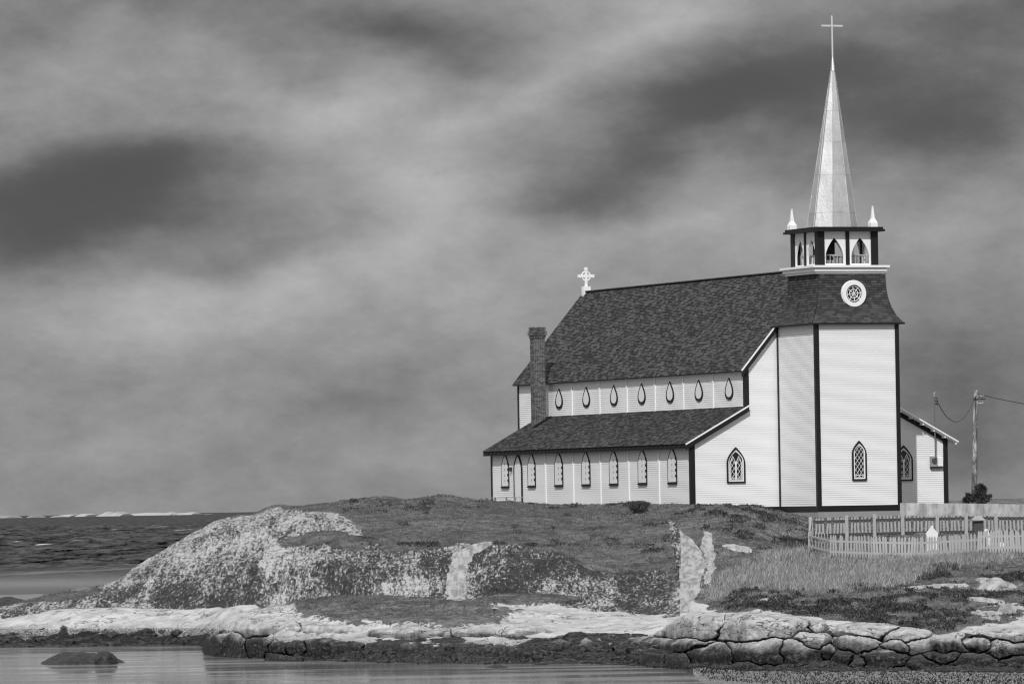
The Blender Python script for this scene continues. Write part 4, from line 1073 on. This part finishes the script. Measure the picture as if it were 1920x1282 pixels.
# ------------------------------------------------------------------ boulders
def m_rock():
    m, g, b = newmat('shore_boulder_rock'); p = g.pos()
    n = g.noise(p, 1.6, 6, .62); f = g.noise(p, 7, 6, .7); z = g.sep(p)[2]
    f2 = g.noise(p, 22, 5, .7)
    ln = g.math('ABSOLUTE', g.math('SUBTRACT', g.noise(g.map(p, (.3, .3, .9)), .8, 5, .6), .5)); crk = g.rng(ln, .001, .007)
    c = g.mix(g.rng(n, .35, .65), .34, .52); c = g.math('MULTIPLY', c, g.math('MULTIPLY_ADD', f, .5, .75)); c = g.math('MULTIPLY', c, g.math('MULTIPLY_ADD', f2, .6, .7))
    c = g.mix(g.math('MULTIPLY', g.rng(g.noise(g.map(p, (.4, .4, 4)), 1.5, 6, .7), .56, .64), .6), c, .10)
    spk = g.rng(g.noise(p, 4.5, 7, .75), .56, .66); c = g.mix(g.math('MULTIPLY', spk, .6), c, .10); c = g.math('MULTIPLY', c, g.math('MULTIPLY_ADD', crk, .78, .22))
    tide = g.rng(g.math('ADD', z, g.math('MULTIPLY_ADD', g.noise(p, .9, 4, .6), 1.3, -.65)), .58, 1.15, 1, 0)
    wet = g.mix(g.rng(f, .45, .75), .018, .12)
    mid = g.rng(g.math('ADD', z, g.math('MULTIPLY_ADD', g.noise(p, 1.3, 5, .65), 1.4, -.7)), .55, 1.25, 1, 0); c = g.mix(g.math('MULTIPLY', mid, .62), c, g.mix(g.rng(f, .4, .6), .10, .26)); c = g.mix(tide, c, wet)
    h = g.math('MULTIPLY_ADD', f, .5, g.math('MULTIPLY_ADD', f2, .25, g.math('MULTIPLY_ADD', crk, .35, g.math('MULTIPLY', n, .6))))
    surf(g, b, c, g.mix(tide, .92, .6), .15, 0, g.bump(h, .8, .14)); return m
M['rock'] = m_rock()
M['weedrock'] = None
def m_wr():
    m, g, b = newmat('weed_covered_rock'); p = g.pos(); f = g.noise(g.map(p, (1, 1, .6)), 6, 6, .7)
    surf(g, b, g.mix(g.rng(f, .4, .75), .012, .07), .55, .3, 0, g.bump(f, .8, .1)); return m
M['weedrock'] = m_wr()
import bmesh
_ico = {}
def ico(n):
    if n not in _ico:
        bm = bmesh.new(); bmesh.ops.create_icosphere(bm, subdivisions=n, radius=1)
        _ico[n] = (np.array([v.co[:] for v in bm.verts]), [tuple(v.index for v in f.verts) for f in bm.faces]); bm.free()
    return _ico[n]
def boulder(px0, px1, py0, py1, D, depth, seed, label, flat=.5, mat='rock', sub=5, name='boulder', tilt=0., group='boulders along the shore', cuts=7, bury=.55, lens=False):
    r = np.random.default_rng(seed); v, f = ico(sub); v = v.copy()
    s_1 = D / FPX; wd = (px1 - px0) * s_1 * 1.05; hd = (py1 - py0) * s_1
    # squarish super-ellipsoid, then planar cuts
    lo = v[:, 2] < 0; rr = np.hypot(v[:, 0], v[:, 1])
    pw = 2.15 if flat >= .8 else 2.7
    k = (np.abs(v) ** pw).sum(1) ** (1 / pw); v = v / k[:, None]
    if not lens: v[lo, :2] *= (np.minimum(1 / np.maximum(rr[lo], .25), 2.5))[:, None]
    if lens: v[:, 2] = np.where(v[:, 2] > 0, v[:, 2] * (1 - np.clip(np.abs(v[:, 0]), 0, .999) ** 1.6) ** .7, v[:, 2] * .25); cuts = 3
    for _ in range(cuts):
        n = r.normal(size=3); n[2] = abs(n[2]) * .7 + .05; n /= np.linalg.norm(n); d = r.uniform(.72, .95)
        s2 = v @ n; over = np.clip(s2 - d, 0, None); v -= np.outer(over * .92, n)
    q = v * np.array([wd, depth, hd]) * .5 + seed * 3.7
    v *= (1 + .10 * fbm(q[:, 0] * .35, q[:, 1] * .35, q[:, 2] * .5, 2) + .05 * fbm(q[:, 0] * 1.1, q[:, 1] * 1.1, q[:, 2] * 1.6, 4) + .022 * fbm(q[:, 0] * 5, q[:, 1] * 5, q[:, 2] * 6, 3))[:, None]
    if lens: v[:, 2] *= 1 + .5 * fbm(q[:, 0] * 1.3, q[:, 1] * .8, 0 * q[:, 0] + seed, 4)
    mn, mx = v.min(0), v.max(0); v = (v - (mn + mx) / 2) / (mx - mn) * 2
    tot = hd * (1 + bury)
    v = v * np.array([wd / 2, depth / 2, tot / 2])
    c = at((px0 + px1) / 2, py0, D); c[2] -= tot / 2
    c[1] += depth * .25
    me = bpy.data.meshes.new(name); me.from_pydata(v.tolist(), [], f); me.polygons.foreach_set('use_smooth', [True] * len(f)); me.materials.append(M[mat]); me.update()
    o = bpy.data.objects.new(name, me); COL.objects.link(o); o.location = tuple(c); o.rotation_euler = (0, tilt, 0)
    tag(o, label, 'boulder', group); return o
BL = [
 (1225, 1362, 1146, 1196, 236, 12, 'broad pale slab at the left end of the slab row, below the bare rock streak', 1.0),
 (1338, 1524, 1147, 1200, 234, 12, 'largest pale humped slab in the shore row, left of the dark turf hollow', 1.0),
 (1548, 1700, 1165, 1204, 233, 9, 'pale humped slab just right of the dark turf hollow', .9),
 (1630, 1748, 1174, 1206, 233, 6, 'long pale slab with a blunt broken right end under the heath', .8),
 (1484, 1564, 1183, 1222, 228, 4, 'pale rounded boulder below the turf hollow with a crack beneath', .6),
 (1558, 1654, 1177, 1220, 228, 4, 'broad grey boulder under the humped slab', .5),
 (1650, 1700, 1194, 1220, 226.5, 2.6, 'small bright rounded boulder in the middle of the row', .3),
 (1696, 1818, 1185, 1222, 229, 4, 'wide pale boulder with a peaked top right of the small bright one', .5),
 (1800, 1864, 1191, 1216, 230, 3, 'low pale block right of the peaked boulder', .6),
 (1822, 1990, 1174, 1204, 234, 7, 'long pale slab reaching the right edge of the shore', .9),
 (1858, 1950, 1199, 1234, 228, 4, 'rounded boulder under the long slab at the right edge', .5),
 (1888, 1970, 1226, 1258, 223, 3.2, 'grey boulder at the lower right corner standing in dark weed', .4),
 (1786, 1866, 1222, 1256, 223, 3.2, 'dark oval boulder left of the lower right corner boulder', .4),
 (1622, 1686, 1214, 1251, 223.5, 3, 'dark rounded boulder beneath the small bright one', .4),
 (1592, 1626, 1231, 1250, 221, 1.6, 'tiny pale topped stone at the foot of the dark rounded boulder', .3),
 (1538, 1568, 1204, 1238, 224, 2, 'upright wedge shaped boulder under the cracked rounded one', .3),
 (1376, 1484, 1196, 1252, 226, 4.5, 'large mottled grey boulder below the largest slab', .5),
 (1448, 1545, 1198, 1248, 225, 4, 'mottled boulder between the large grey one and the upright wedge', .5),
 (1712, 1752, 1232, 1264, 220.5, 2, 'small dark boulder at the foot of the wide peaked one', .3),
 (1140, 1325, 1192, 1222, 233, 6, 'long low ledge of pale rock left of the boulder row', 1.0),
 (1296, 1366, 1207, 1252, 227, 3.4, 'mottled boulder at the end of the low ledge beside the dark gap', .4),
 (1560, 1600, 1216, 1246, 223, 2, 'mid grey boulder wedged beside the upright wedge', .3),
 (1736, 1796, 1216, 1244, 225, 2.4, 'weedy boulder under the peaked one, left of the dark oval one', .4),
]
def rock_wall(cells, px0, px1, ytop, ybot, Dbase, name, group, seed=0, step=1.2, gap=.05):
    """tightly fitted rocks: every cell is a rounded block of its own, with open joints between neighbours"""
    n = int((px1 - px0) / step); pxs = np.linspace(px0, px1, n)
    y0 = min(p[1] for p in ytop); y1 = max(p[1] for p in ybot) + 2; m = int((y1 - y0) / (step * .8)); pys = np.linspace(y1, y0, m)
    PYg, PXg = np.meshgrid(pys, pxs, indexing='ij')
    wx = 11 * fbm(PXg / 34., PYg / 20., 0 * PXg + seed, 5) + 1.6 * fbm(PXg / 5., PYg / 5., 0 * PXg + seed + 3, 2); wy = 9 * fbm(PXg / 34., PYg / 20., 0 * PXg + seed + 9, 5)
    A = PXg + wx; B = PYg + wy
    cx = np.array([(c[0] + c[1]) / 2 for c in cells]); cy = np.array([(c[2] + c[3]) / 2 for c in cells]); rx = np.array([(c[1] - c[0]) / 2 for c in cells]); ry = np.array([(c[3] - c[2]) / 2 for c in cells])
    dd = np.stack([((np.abs(A - cx[k]) / rx[k]) ** 2.4 + (np.abs(B - cy[k]) / ry[k]) ** 2.4) ** (1 / 2.4) for k in range(len(cells))])
    o2 = np.argsort(dd, axis=0)[:2]; idx = o2[0]
    d1 = np.take_along_axis(dd, o2[:1], 0)[0]; d2 = np.take_along_axis(dd, o2[1:2], 0)[0]
    yt = np.interp(PXg, *zip(*ytop)) + 1.5 * fbm(PXg / 9., 0 * PXg, 0 * PXg + seed, 3); yb = np.interp(PXg, *zip(*ybot))
    sc_ = np.minimum(rx[idx], ry[idx] * 1.5)
    jn = fbm(PXg / 30., PYg / 12., 0 * PXg + seed + 20, 3)
    ok = ((d2 - d1) * sc_ > np.clip(.35 + 2.2 * jn, -.1, 1.9)) & (PYg > yt) & (PYg < yb + 2) & (d1 < 1.9)
    a = (A - cx[idx]) / rx[idx]; b = (cy[idx] - B) / ry[idx]
    tb = np.clip((yb - cy[idx]) / np.maximum(yb - yt, 1), 0, 1)
    dep = np.array([c[4] for c in cells])[idx]
    # distance to the joint rounds each block's edge
    ej = np.clip((d2 - d1) * sc_ / (7. + 6 * jn), 0, 1); et = np.clip((PYg - yt) / 10., 0, 1); e_ = np.minimum(ej, et)
    up_ = np.clip(b, 0, 1.3)
    Dg_ = Dbase(PXg) + tb * 12 + dep * (.09 * (1 - np.sqrt(np.clip(2 * e_ - e_ ** 2, 0, 1))) + .42 * (up_ / 1.3) ** 2.2 + .05 * a ** 2)
    yh = 966 - .0163 * PXg
    for _ in range(2):
        X_ = (PXg - 960) / FPX * Dg_; Z_ = CAMZ - (PYg - yh) * Dg_ / FPX
        nse = .12 * ridge(X_ * .45, Z_ * .9, 0 * X_ + seed + 2 + idx, 3) + .20 * fbm(X_ * .8, Z_ * 1.2, 0 * X_ + seed + idx * 7.3, 4) + .06 * fbm(X_ * 4, Z_ * 5, 0 * X_ + seed, 4)
    Dg_ = Dg_ + nse
    X_ = (PXg - 960) / FPX * Dg_ + .0163 * (PYg - 641) / FPX * Dg_ * 0; Z_ = CAMZ - (PYg - yh) * Dg_ / FPX
    V = np.stack([X_, Dg_, Z_], -1)
    # exact placing through the roll of the camera
    qx, _q = proj(V.reshape(-1, 3)); V[..., 0] += ((PXg.ravel() - qx) / FPX * V[..., 1].ravel()).reshape(PXg.shape)
    g_id = np.arange(m * n).reshape(m, n)
    out = []
    for k in range(len(cells)):
        mk = ok & (idx == k)
        q = mk[:-1, :-1] & mk[1:, :-1] & mk[:-1, 1:] & mk[1:, 1:]
        if q.sum() < 12: continue
        F = np.stack([g_id[:-1, :-1][q], g_id[:-1, 1:][q], g_id[1:, 1:][q], g_id[1:, :-1][q]], 1)
        ed_ = np.concatenate([F[:, [0, 1]], F[:, [1, 2]], F[:, [2, 3]], F[:, [3, 0]]])
        key = {}
        for (p, r_) in ed_.tolist():
            if (r_, p) in key: del key[(r_, p)]
            else: key[(p, r_)] = 1
        used = np.unique(F); rm = -np.ones(m * n, int); rm[used] = np.arange(len(used))
        vs_ = V.reshape(-1, 3)[used]; be = np.array(list(key.keys())); bv = np.unique(be); rb = {int(v): i for i, v in enumerate(bv)}
        back = V.reshape(-1, 3)[bv] + np.array([0, 1.6, -.25]); allv = np.concatenate([vs_, back])
        fs = rm[F].tolist() + [[int(rm[r_]), int(rm[p]), len(vs_) + rb[int(p)], len(vs_) + rb[int(r_)]] for (p, r_) in be.tolist()]
        c0 = vs_.mean(0); me = bpy.data.meshes.new(name); me.from_pydata((allv - c0).tolist(), [], fs); me.polygons.foreach_set('use_smooth', [True] * len(fs)); me.materials.append(M['rock']); me.update()
        o = bpy.data.objects.new(name, me); COL.objects.link(o); o.location = tuple(c0); tag(o, cells[k][5], 'boulder', group); out.append(o)
    return out
CELLS = [(a, b, c, d, (9 if fl >= .8 else 4), lab) for (a, b, c, d, D, dep, lab, fl) in BL]
CELLS += [(1180, 1250, 1222, 1250, 3, 'dark weedy block at the left foot of the low ledge'), (1250, 1300, 1226, 1256, 3, 'dark weedy block between the low ledge and the dark gap'), (1366, 1420, 1240, 1266, 3, 'low dark block at the foot of the large mottled grey boulder'),
          (1420, 1500, 1244, 1266, 3, 'long dark block awash in weed below the mottled boulders'), (1500, 1560, 1240, 1266, 3, 'dark weedy block at the foot of the upright wedge'), (1640, 1712, 1250, 1266, 3, 'flat dark block at the foot of the dark rounded boulder'),
          (1752, 1830, 1250, 1266, 3, 'flat dark block below the dark oval boulder'), (1830, 1888, 1252, 1266, 3, 'flat dark block left of the lower right corner boulder'), (1950, 2040, 1200, 1262, 4, 'boulder just at the right edge of the frame'), (1510, 1552, 1158, 1182, 4, 'small pale shelf between the largest slab and the dark turf hollow')]
YT = [(1120, 1206), (1150, 1197), (1180, 1193), (1222, 1190), (1240, 1178), (1262, 1162), (1285, 1150), (1300, 1143), (1345, 1150), (1352, 1149), (1400, 1146), (1440, 1147), (1490, 1153), (1515, 1160), (1545, 1163), (1562, 1178), (1572, 1170), (1600, 1165), (1650, 1166), (1690, 1172), (1744, 1180), (1756, 1190), (1790, 1186), (1830, 1180), (1870, 1176), (2060, 1174)]
YB = [(1120, 1226), (1180, 1250), (1300, 1258), (1400, 1264), (2060, 1266)]
rock_wall(CELLS, 1125, 2050, YT, YB, lambda p: CAMZ * FPX / (np.interp(p, *zip(*YB)) - (966 - .0163 * p)) + .3, 'boulder', 'boulders along the shore', 4)
LG = [
 (378, 470, 1184, 1238, 3, 'blunt rounded end of the near ledge jutting into the calm water'),
 (462, 512, 1186, 1236, 3, 'dark hollowed block right of the blunt end of the near ledge'),
 (500, 540, 1203, 1230, 2, 'hanging pale block on the water side of the near ledge'),
 (538, 576, 1204, 1226, 2, 'smaller pale block right of the hanging block on the near ledge'),
 (440, 560, 1164, 1198, 7, 'smooth pale shelf at the top left of the near ledge'),
 (560, 690, 1160, 1200, 7, 'long pale shelf below the left part of the moss patch'),
 (574, 680, 1196, 1240, 3, 'dark weed draped block under the long pale shelf'),
 (684, 850, 1172, 1206, 7, 'pale shelf in the middle of the near ledge under the raised lump'),
 (676, 820, 1204, 1242, 3, 'dark weedy block at the waterline below the middle shelf'),
 (820, 990, 1206, 1244, 3, 'long dark weedy block at the waterline right of centre'),
 (846, 1060, 1166, 1208, 7, 'broad low pale shelf at the right end of the near ledge'),
 (486, 560, 1226, 1242, 2, 'dark foot under the hanging pale block'),
]
YT2 = [(376, 1226), (380, 1204), (387, 1193), (400, 1188), (430, 1185), (450, 1174), (470, 1168), (520, 1163), (560, 1161), (600, 1165), (640, 1172), (700, 1178), (735, 1176), (765, 1162), (790, 1172), (815, 1179), (860, 1174), (900, 1170), (960, 1168), (1020, 1176), (1070, 1192)]
YB2 = [(376, 1226), (384, 1234), (400, 1237), (480, 1238), (560, 1240), (700, 1243), (1070, 1246)]
rock_wall(LG, 376, 1070, YT2, YB2, lambda p: CAMZ * FPX / (np.interp(p, *zip(*YB2)) - (966 - .0163 * p)) + .2, 'ledge_rock', 'rocks of the near ledge', 21)
boulder(46, 244, 1222, 1246, 254, 6, 90, 'low weed covered rock awash in the calm water at lower left', .9, 'weedrock', bury=.8, group='weedy rocks in the cove', lens=True)
boulder(176, 218, 1220, 1242, 252.5, 2, 91, 'small dark hump on top of the low weedy rock at lower left', .3, 'weedrock', bury=.3, group='weedy rocks in the cove')
boulder(880, 985, 1246, 1266, 236, 4, 92, 'low pointed weedy rock awash near the bottom centre', .9, 'weedrock', bury=.8, group='weedy rocks in the cove', lens=True)
boulder(-30, 60, 1118, 1131, 330, 5, 93, 'flat dark rock behind the point at far left', .8, 'weedrock', bury=.8, group='far rocks', lens=True)
boulder(56, 215, 1100, 1146, 309, 7, 94, 'mossy grey outcrop at the left foot of the dome', .9, 'mossy', lens=True, group='far rocks')
boulder(1830, 1905, 1082, 1112, 262, 3.4, 95, 'pale angular outcrop in the heath near the right edge', .4, 'rock', bury=.3, lens=True, group='outcrops in the heath')
boulder(1806, 1850, 1152, 1168, 247, 2.5, 96, 'low pale stone on the heath above the long slab', .6, 'rock', bury=.4, group='outcrops in the heath')

# loose weedy rubble at the tide line and pebbles on the gravel
def rubble(name, n, pxr, fD, size, mat, zoff=-.02, squash=.6):
    v0, f0 = ico(1); V = []; Fc = []; f0 = np.array(f0)
    for k in range(n):
        px = rng.uniform(*pxr); D = fD(px); s_1 = size * rng.uniform(.5, 1.6); x = (px - 960) / FPX * D
        z = max(ground_z(px, D), -.05) + zoff
        vv_ = v0 * (1 + rng.normal(size=(len(v0), 1)) * .12) * np.array([s_1 * rng.uniform(.8, 1.5), s_1, s_1 * squash]) + np.array([x, D, z])
        Fc.append(f0 + len(v0) * k); V.append(vv_)
    V = np.concatenate(V); Fc = np.concatenate(Fc)
    me = bpy.data.meshes.new(name); me.from_pydata(V.tolist(), [], Fc.tolist()); me.materials.append(M[mat]); me.update()
    o = bpy.data.objects.new(name, me); COL.objects.link(o); o['kind'] = 'stuff'; return o
rubble('rubble', 800, (1000, 2100), lambda p: np.interp(p, cols, DW) + rng.uniform(-1, 5.5), .22, 'rock')
rubble('rubble', 60, (470, 1250), lambda p: np.interp(p, cols, DW) + rng.uniform(-.5, 4.5), .20, 'weedrock')
rubble('rubble', 70, (-100, 420), lambda p: np.interp(p, cols, DW) + rng.uniform(-.5, 2.0), .22, 'weedrock')
rubble('pebbles', 6000, (1290, 2100), lambda p: rng.uniform(207, 221), .05, 'pebble', .0)

# ------------------------------------------------------------------ vegetation
def blades(name, pts, hfun, wfun, mat, tonefun, bend=.35):
    """pts: (n,3) roots"""
    n = len(pts); a = rng.uniform(0, math.pi, n); h = hfun(n); wv = wfun(n)
    dx = np.stack([np.cos(a) * wv, np.sin(a) * wv * .3, 0 * a], 1)
    lean = np.stack([rng.normal(.15, bend, n) * h, rng.normal(0, bend, n) * h, h], 1)
    mid = pts + lean * np.array([.35, .35, .6])
    V = np.concatenate([pts - dx, pts + dx, mid + dx * .6, mid - dx * .6, pts + lean]).reshape(5, n, 3).transpose(1, 0, 2).reshape(-1, 3)
    i = np.arange(n) * 5
    me = bpy.data.meshes.new(name); me.vertices.add(len(V)); me.vertices.foreach_set('co', V.astype(np.float32).ravel())
    quad = np.stack([i, i + 1, i + 2, i + 3], 1); tri = np.stack([i + 3, i + 2, i + 4], 1)
    li = np.concatenate([quad.ravel(), tri.ravel()]).astype(np.int32)
    ls_ = np.concatenate([np.arange(n) * 4, 4 * n + np.arange(n) * 3]).astype(np.int32); lt = np.concatenate([np.full(n, 4), np.full(n, 3)]).astype(np.int32)
    me.loops.add(len(li)); me.loops.foreach_set('vertex_index', li); me.polygons.add(2 * n); me.polygons.foreach_set('loop_start', ls_); me.polygons.foreach_set('loop_total', lt)
    me.update(calc_edges=True)
    t = me.attributes.new('tone', 'FLOAT', 'POINT'); t.data.foreach_set('value', np.repeat(tonefun(n), 5).astype(np.float32))
    me.materials.append(mat); o = bpy.data.objects.new(name, me); COL.objects.link(o); o['kind'] = 'stuff'; return o
def m_blade(name, lo, hi):
    m, g, b = newmat(name); t = g.attr('tone'); n = g.noise(g.pos(), .8, 3)
    surf(g, b, g.math('MULTIPLY', g.mix(t, lo, hi), g.math('MULTIPLY_ADD', n, .8, .6)), .8, .1); return m
M['blade'] = m_blade('dry_grass_blades', .09, .44); M['turfb'] = m_blade('short_turf_blades', .045, .20); M['leaf'] = m_blade('dark_heath_leaves', .015, .10); M['weedb'] = m_blade('hanging_weed', .008, .06)
flatP = np.stack([XX, YY, ZZ], -1)
def sample(mask, n):
    # area weighting: distance between neighbouring vertices
    wgt = mask.astype(float).copy(); dX = np.gradient(XX, axis=1); dY = np.gradient(YY, axis=0); dZ = np.gradient(ZZ, axis=0)
    wgt *= np.abs(dX) * np.hypot(dY, dZ); wgt[-1] = 0; wgt[:, -1] = 0
    c = np.cumsum(wgt.ravel()); k = np.searchsorted(c, rng.random(n) * c[-1]); i, j = np.divmod(k, XX.shape[1])
    i = np.minimum(i, XX.shape[0] - 2); j = np.minimum(j, XX.shape[1] - 2)
    a, b = rng.random((2, n, 1)); p = flatP
    return (p[i, j] * (1 - a) * (1 - b) + p[i + 1, j] * a * (1 - b) + p[i, j + 1] * (1 - a) * b + p[i + 1, j + 1] * a * b), i, j
inview = (PX > -60) & (PX < 1990)
patchn = fbm(XG * .35, YY * .14, 0 * ZZ + 3, 3)
m1 = tall * (grass > .6) * inview * (.3 + sstep(patchn, -.3, .4))
p_, i_, j_ = sample(m1, 95000)
blades('tall_grass', p_, lambda n: rng.uniform(.08, .34, n), lambda n: rng.uniform(.006, .014, n), M['blade'], lambda n: rng.random(n) ** 1.2)
m2 = ((grass > .55) & inview & (TT < 9.3) & (TT > 4.3)).astype(float)
p_, i_, j_ = sample(m2, 150000)
blades('turf', p_, lambda n: rng.uniform(.02, .07, n), lambda n: rng.uniform(.008, .02, n), M['turfb'], lambda n: rng.random(n) ** 1.8, .5)
# low heath (dark crowberry mats and stalks) on the lower right slope and along turf edges
hm = np.maximum.reduce([ell(1800, 1062, 110, 14, 12), ell(1560, 1140, 190, 16, -3), ell(1700, 1170, 110, 10, -4), ell(1900, 1085, 50, 14), ell(1430, 1108, 60, 8, 5), ell(1840, 1115, 100, 6, 0) * .5, ell(1360, 960, 60, 12) * .8, ell(1420, 990, 50, 40) * .6, ell(1480, 1000, 50, 26) * .5,
                        ell(1190, 948, 26, 6), ell(1165, 1040, 100, 3, 6) * .7, ell(920, 1022, 240, 3) * .8 , ell(715, 962, 22, 4), ell(672, 940, 60, 3)])
hm = np.maximum(hm * sstep(fbm(XG * 1.3, YY * .4, 0 * ZZ + 50, 4), -.05, .3), .55 * sstep(fbm(XG * 1.9, YY * .5, 0 * ZZ + 80, 4), .12, .4) * sstep(PX, 1330, 1400) * sstep(PY, 1085, 1110)) * (grass > .3) * inview * (TT > 4.2)
hm = np.maximum(hm, .28 * sstep(fbm(XG * 1.1, YY * .35, 0 * ZZ + 90, 4), .25, .5) * (grass > .6) * inview * (TT > 6.8) * (TT < 9.2) * (PX > 640) * (PX < 1480))
p_, i_, j_ = sample(hm, 90000)
p_[:, 2] += rng.uniform(-.02, .16, len(p_)) * (hm[i_, j_])
blades('heath', p_, lambda n: rng.uniform(.04, .12, n), lambda n: rng.uniform(.012, .03, n), M['leaf'], lambda n: rng.random(n) ** 1.5, .9)
# weed hanging in strands on the tide line of the dome
wmsk = ((PX > -60) & (PX < 520) & (ZZ > .05) & (ZZ < .75) & (TT < 4)).astype(float)
p_, i_, j_ = sample(wmsk, 26000)
p_[:, 1] -= .05
blades('seaweed', p_, lambda n: -rng.uniform(.10, .35, n), lambda n: rng.uniform(.008, .025, n), M['weedb'], lambda n: rng.random(n) ** 1.2, .12)
wmsk = ((PX > 480) & (PX < 1990) & (ZZ > .02) & (ZZ < .6) & (TT < 4)).astype(float)
p_, i_, j_ = sample(wmsk, 30000)
blades('seaweed', p_, lambda n: rng.uniform(-.12, .12, n), lambda n: rng.uniform(.01, .03, n), M['weedb'], lambda n: rng.random(n) ** 1.2, .8)

def bush(name, px, py, D, w_px, h_px, nleaf, lab, cat, conif=False, mat='leaf'):
    s_1 = D / FPX; b = at(px, py, D); W_ = w_px * s_1; H_ = h_px * s_1
    r_ = tag(empty(name, tuple(b)), lab, cat)
    st = MB()
    tips = []
    nb = 26
    for k in range(nb):
        t = (k + .5) / nb; a = rng.uniform(0, 2 * math.pi)
        if conif:
            z0 = H_ * t * .9; L_ = W_ * .5 * (1 - t) ** .7 * rng.uniform(.75, 1.15) + .05; e_ = (math.cos(a) * L_, math.sin(a) * L_, z0 + L_ * .15); s0 = (0, 0, z0)
        else:
            L_ = W_ * .5 * rng.uniform(.5, 1.); e_ = (math.cos(a) * L_, math.sin(a) * L_, H_ * rng.uniform(.35, 1) * (1 - .3 * (L_ / W_ * 2) ** 2)); s0 = (0, 0, 0)
        st.tube([s0, e_], [.02, .006], 5, False); tips.append((np.array(s0), np.array(e_)))
    if conif: st.tube([(0, 0, -.3), (0, 0, H_)], [.07, .015], 8)
    st.build('trunk' if conif else 'stem', M['wood_dark'], r_)
    k = rng.integers(0, nb, nleaf); t = rng.uniform(.25, 1, (nleaf, 1)) ** .7
    A_ = np.array([tips[i][0] for i in k]); B_ = np.array([tips[i][1] for i in k]); P_2 = A_ * (1 - t) + B_ * t + rng.normal(0, .035 if conif else .07, (nleaf, 3)) * (W_ + .3)
    f_ = blades('foliage', P_2, lambda n: rng.uniform(.05, .14, n), lambda n: rng.uniform(.008, .02, n), M[mat], lambda n: rng.random(n), 1.0)
    del f_['kind']; f_.parent = r_
    return r_
bush('conifer', 1838, 944, 336, 44, 36, 9000, 'small dark spruce at the foot of the utility pole', 'tree', True)
bush('conifer', 1816, 943, 337, 22, 17, 3000, 'smaller dark spruce left of the pole foot', 'tree', True)
bush('shrub', 1196, 962, 315, 34, 22, 2600, 'small scrubby bush on the turf before the aisle wall', 'shrub')

S.render.engine = 'CYCLES'
S.cycles.max_bounces = 6
S.cycles.pixel_filter_type = 'BLACKMAN_HARRIS'; S.cycles.filter_width = 1.2
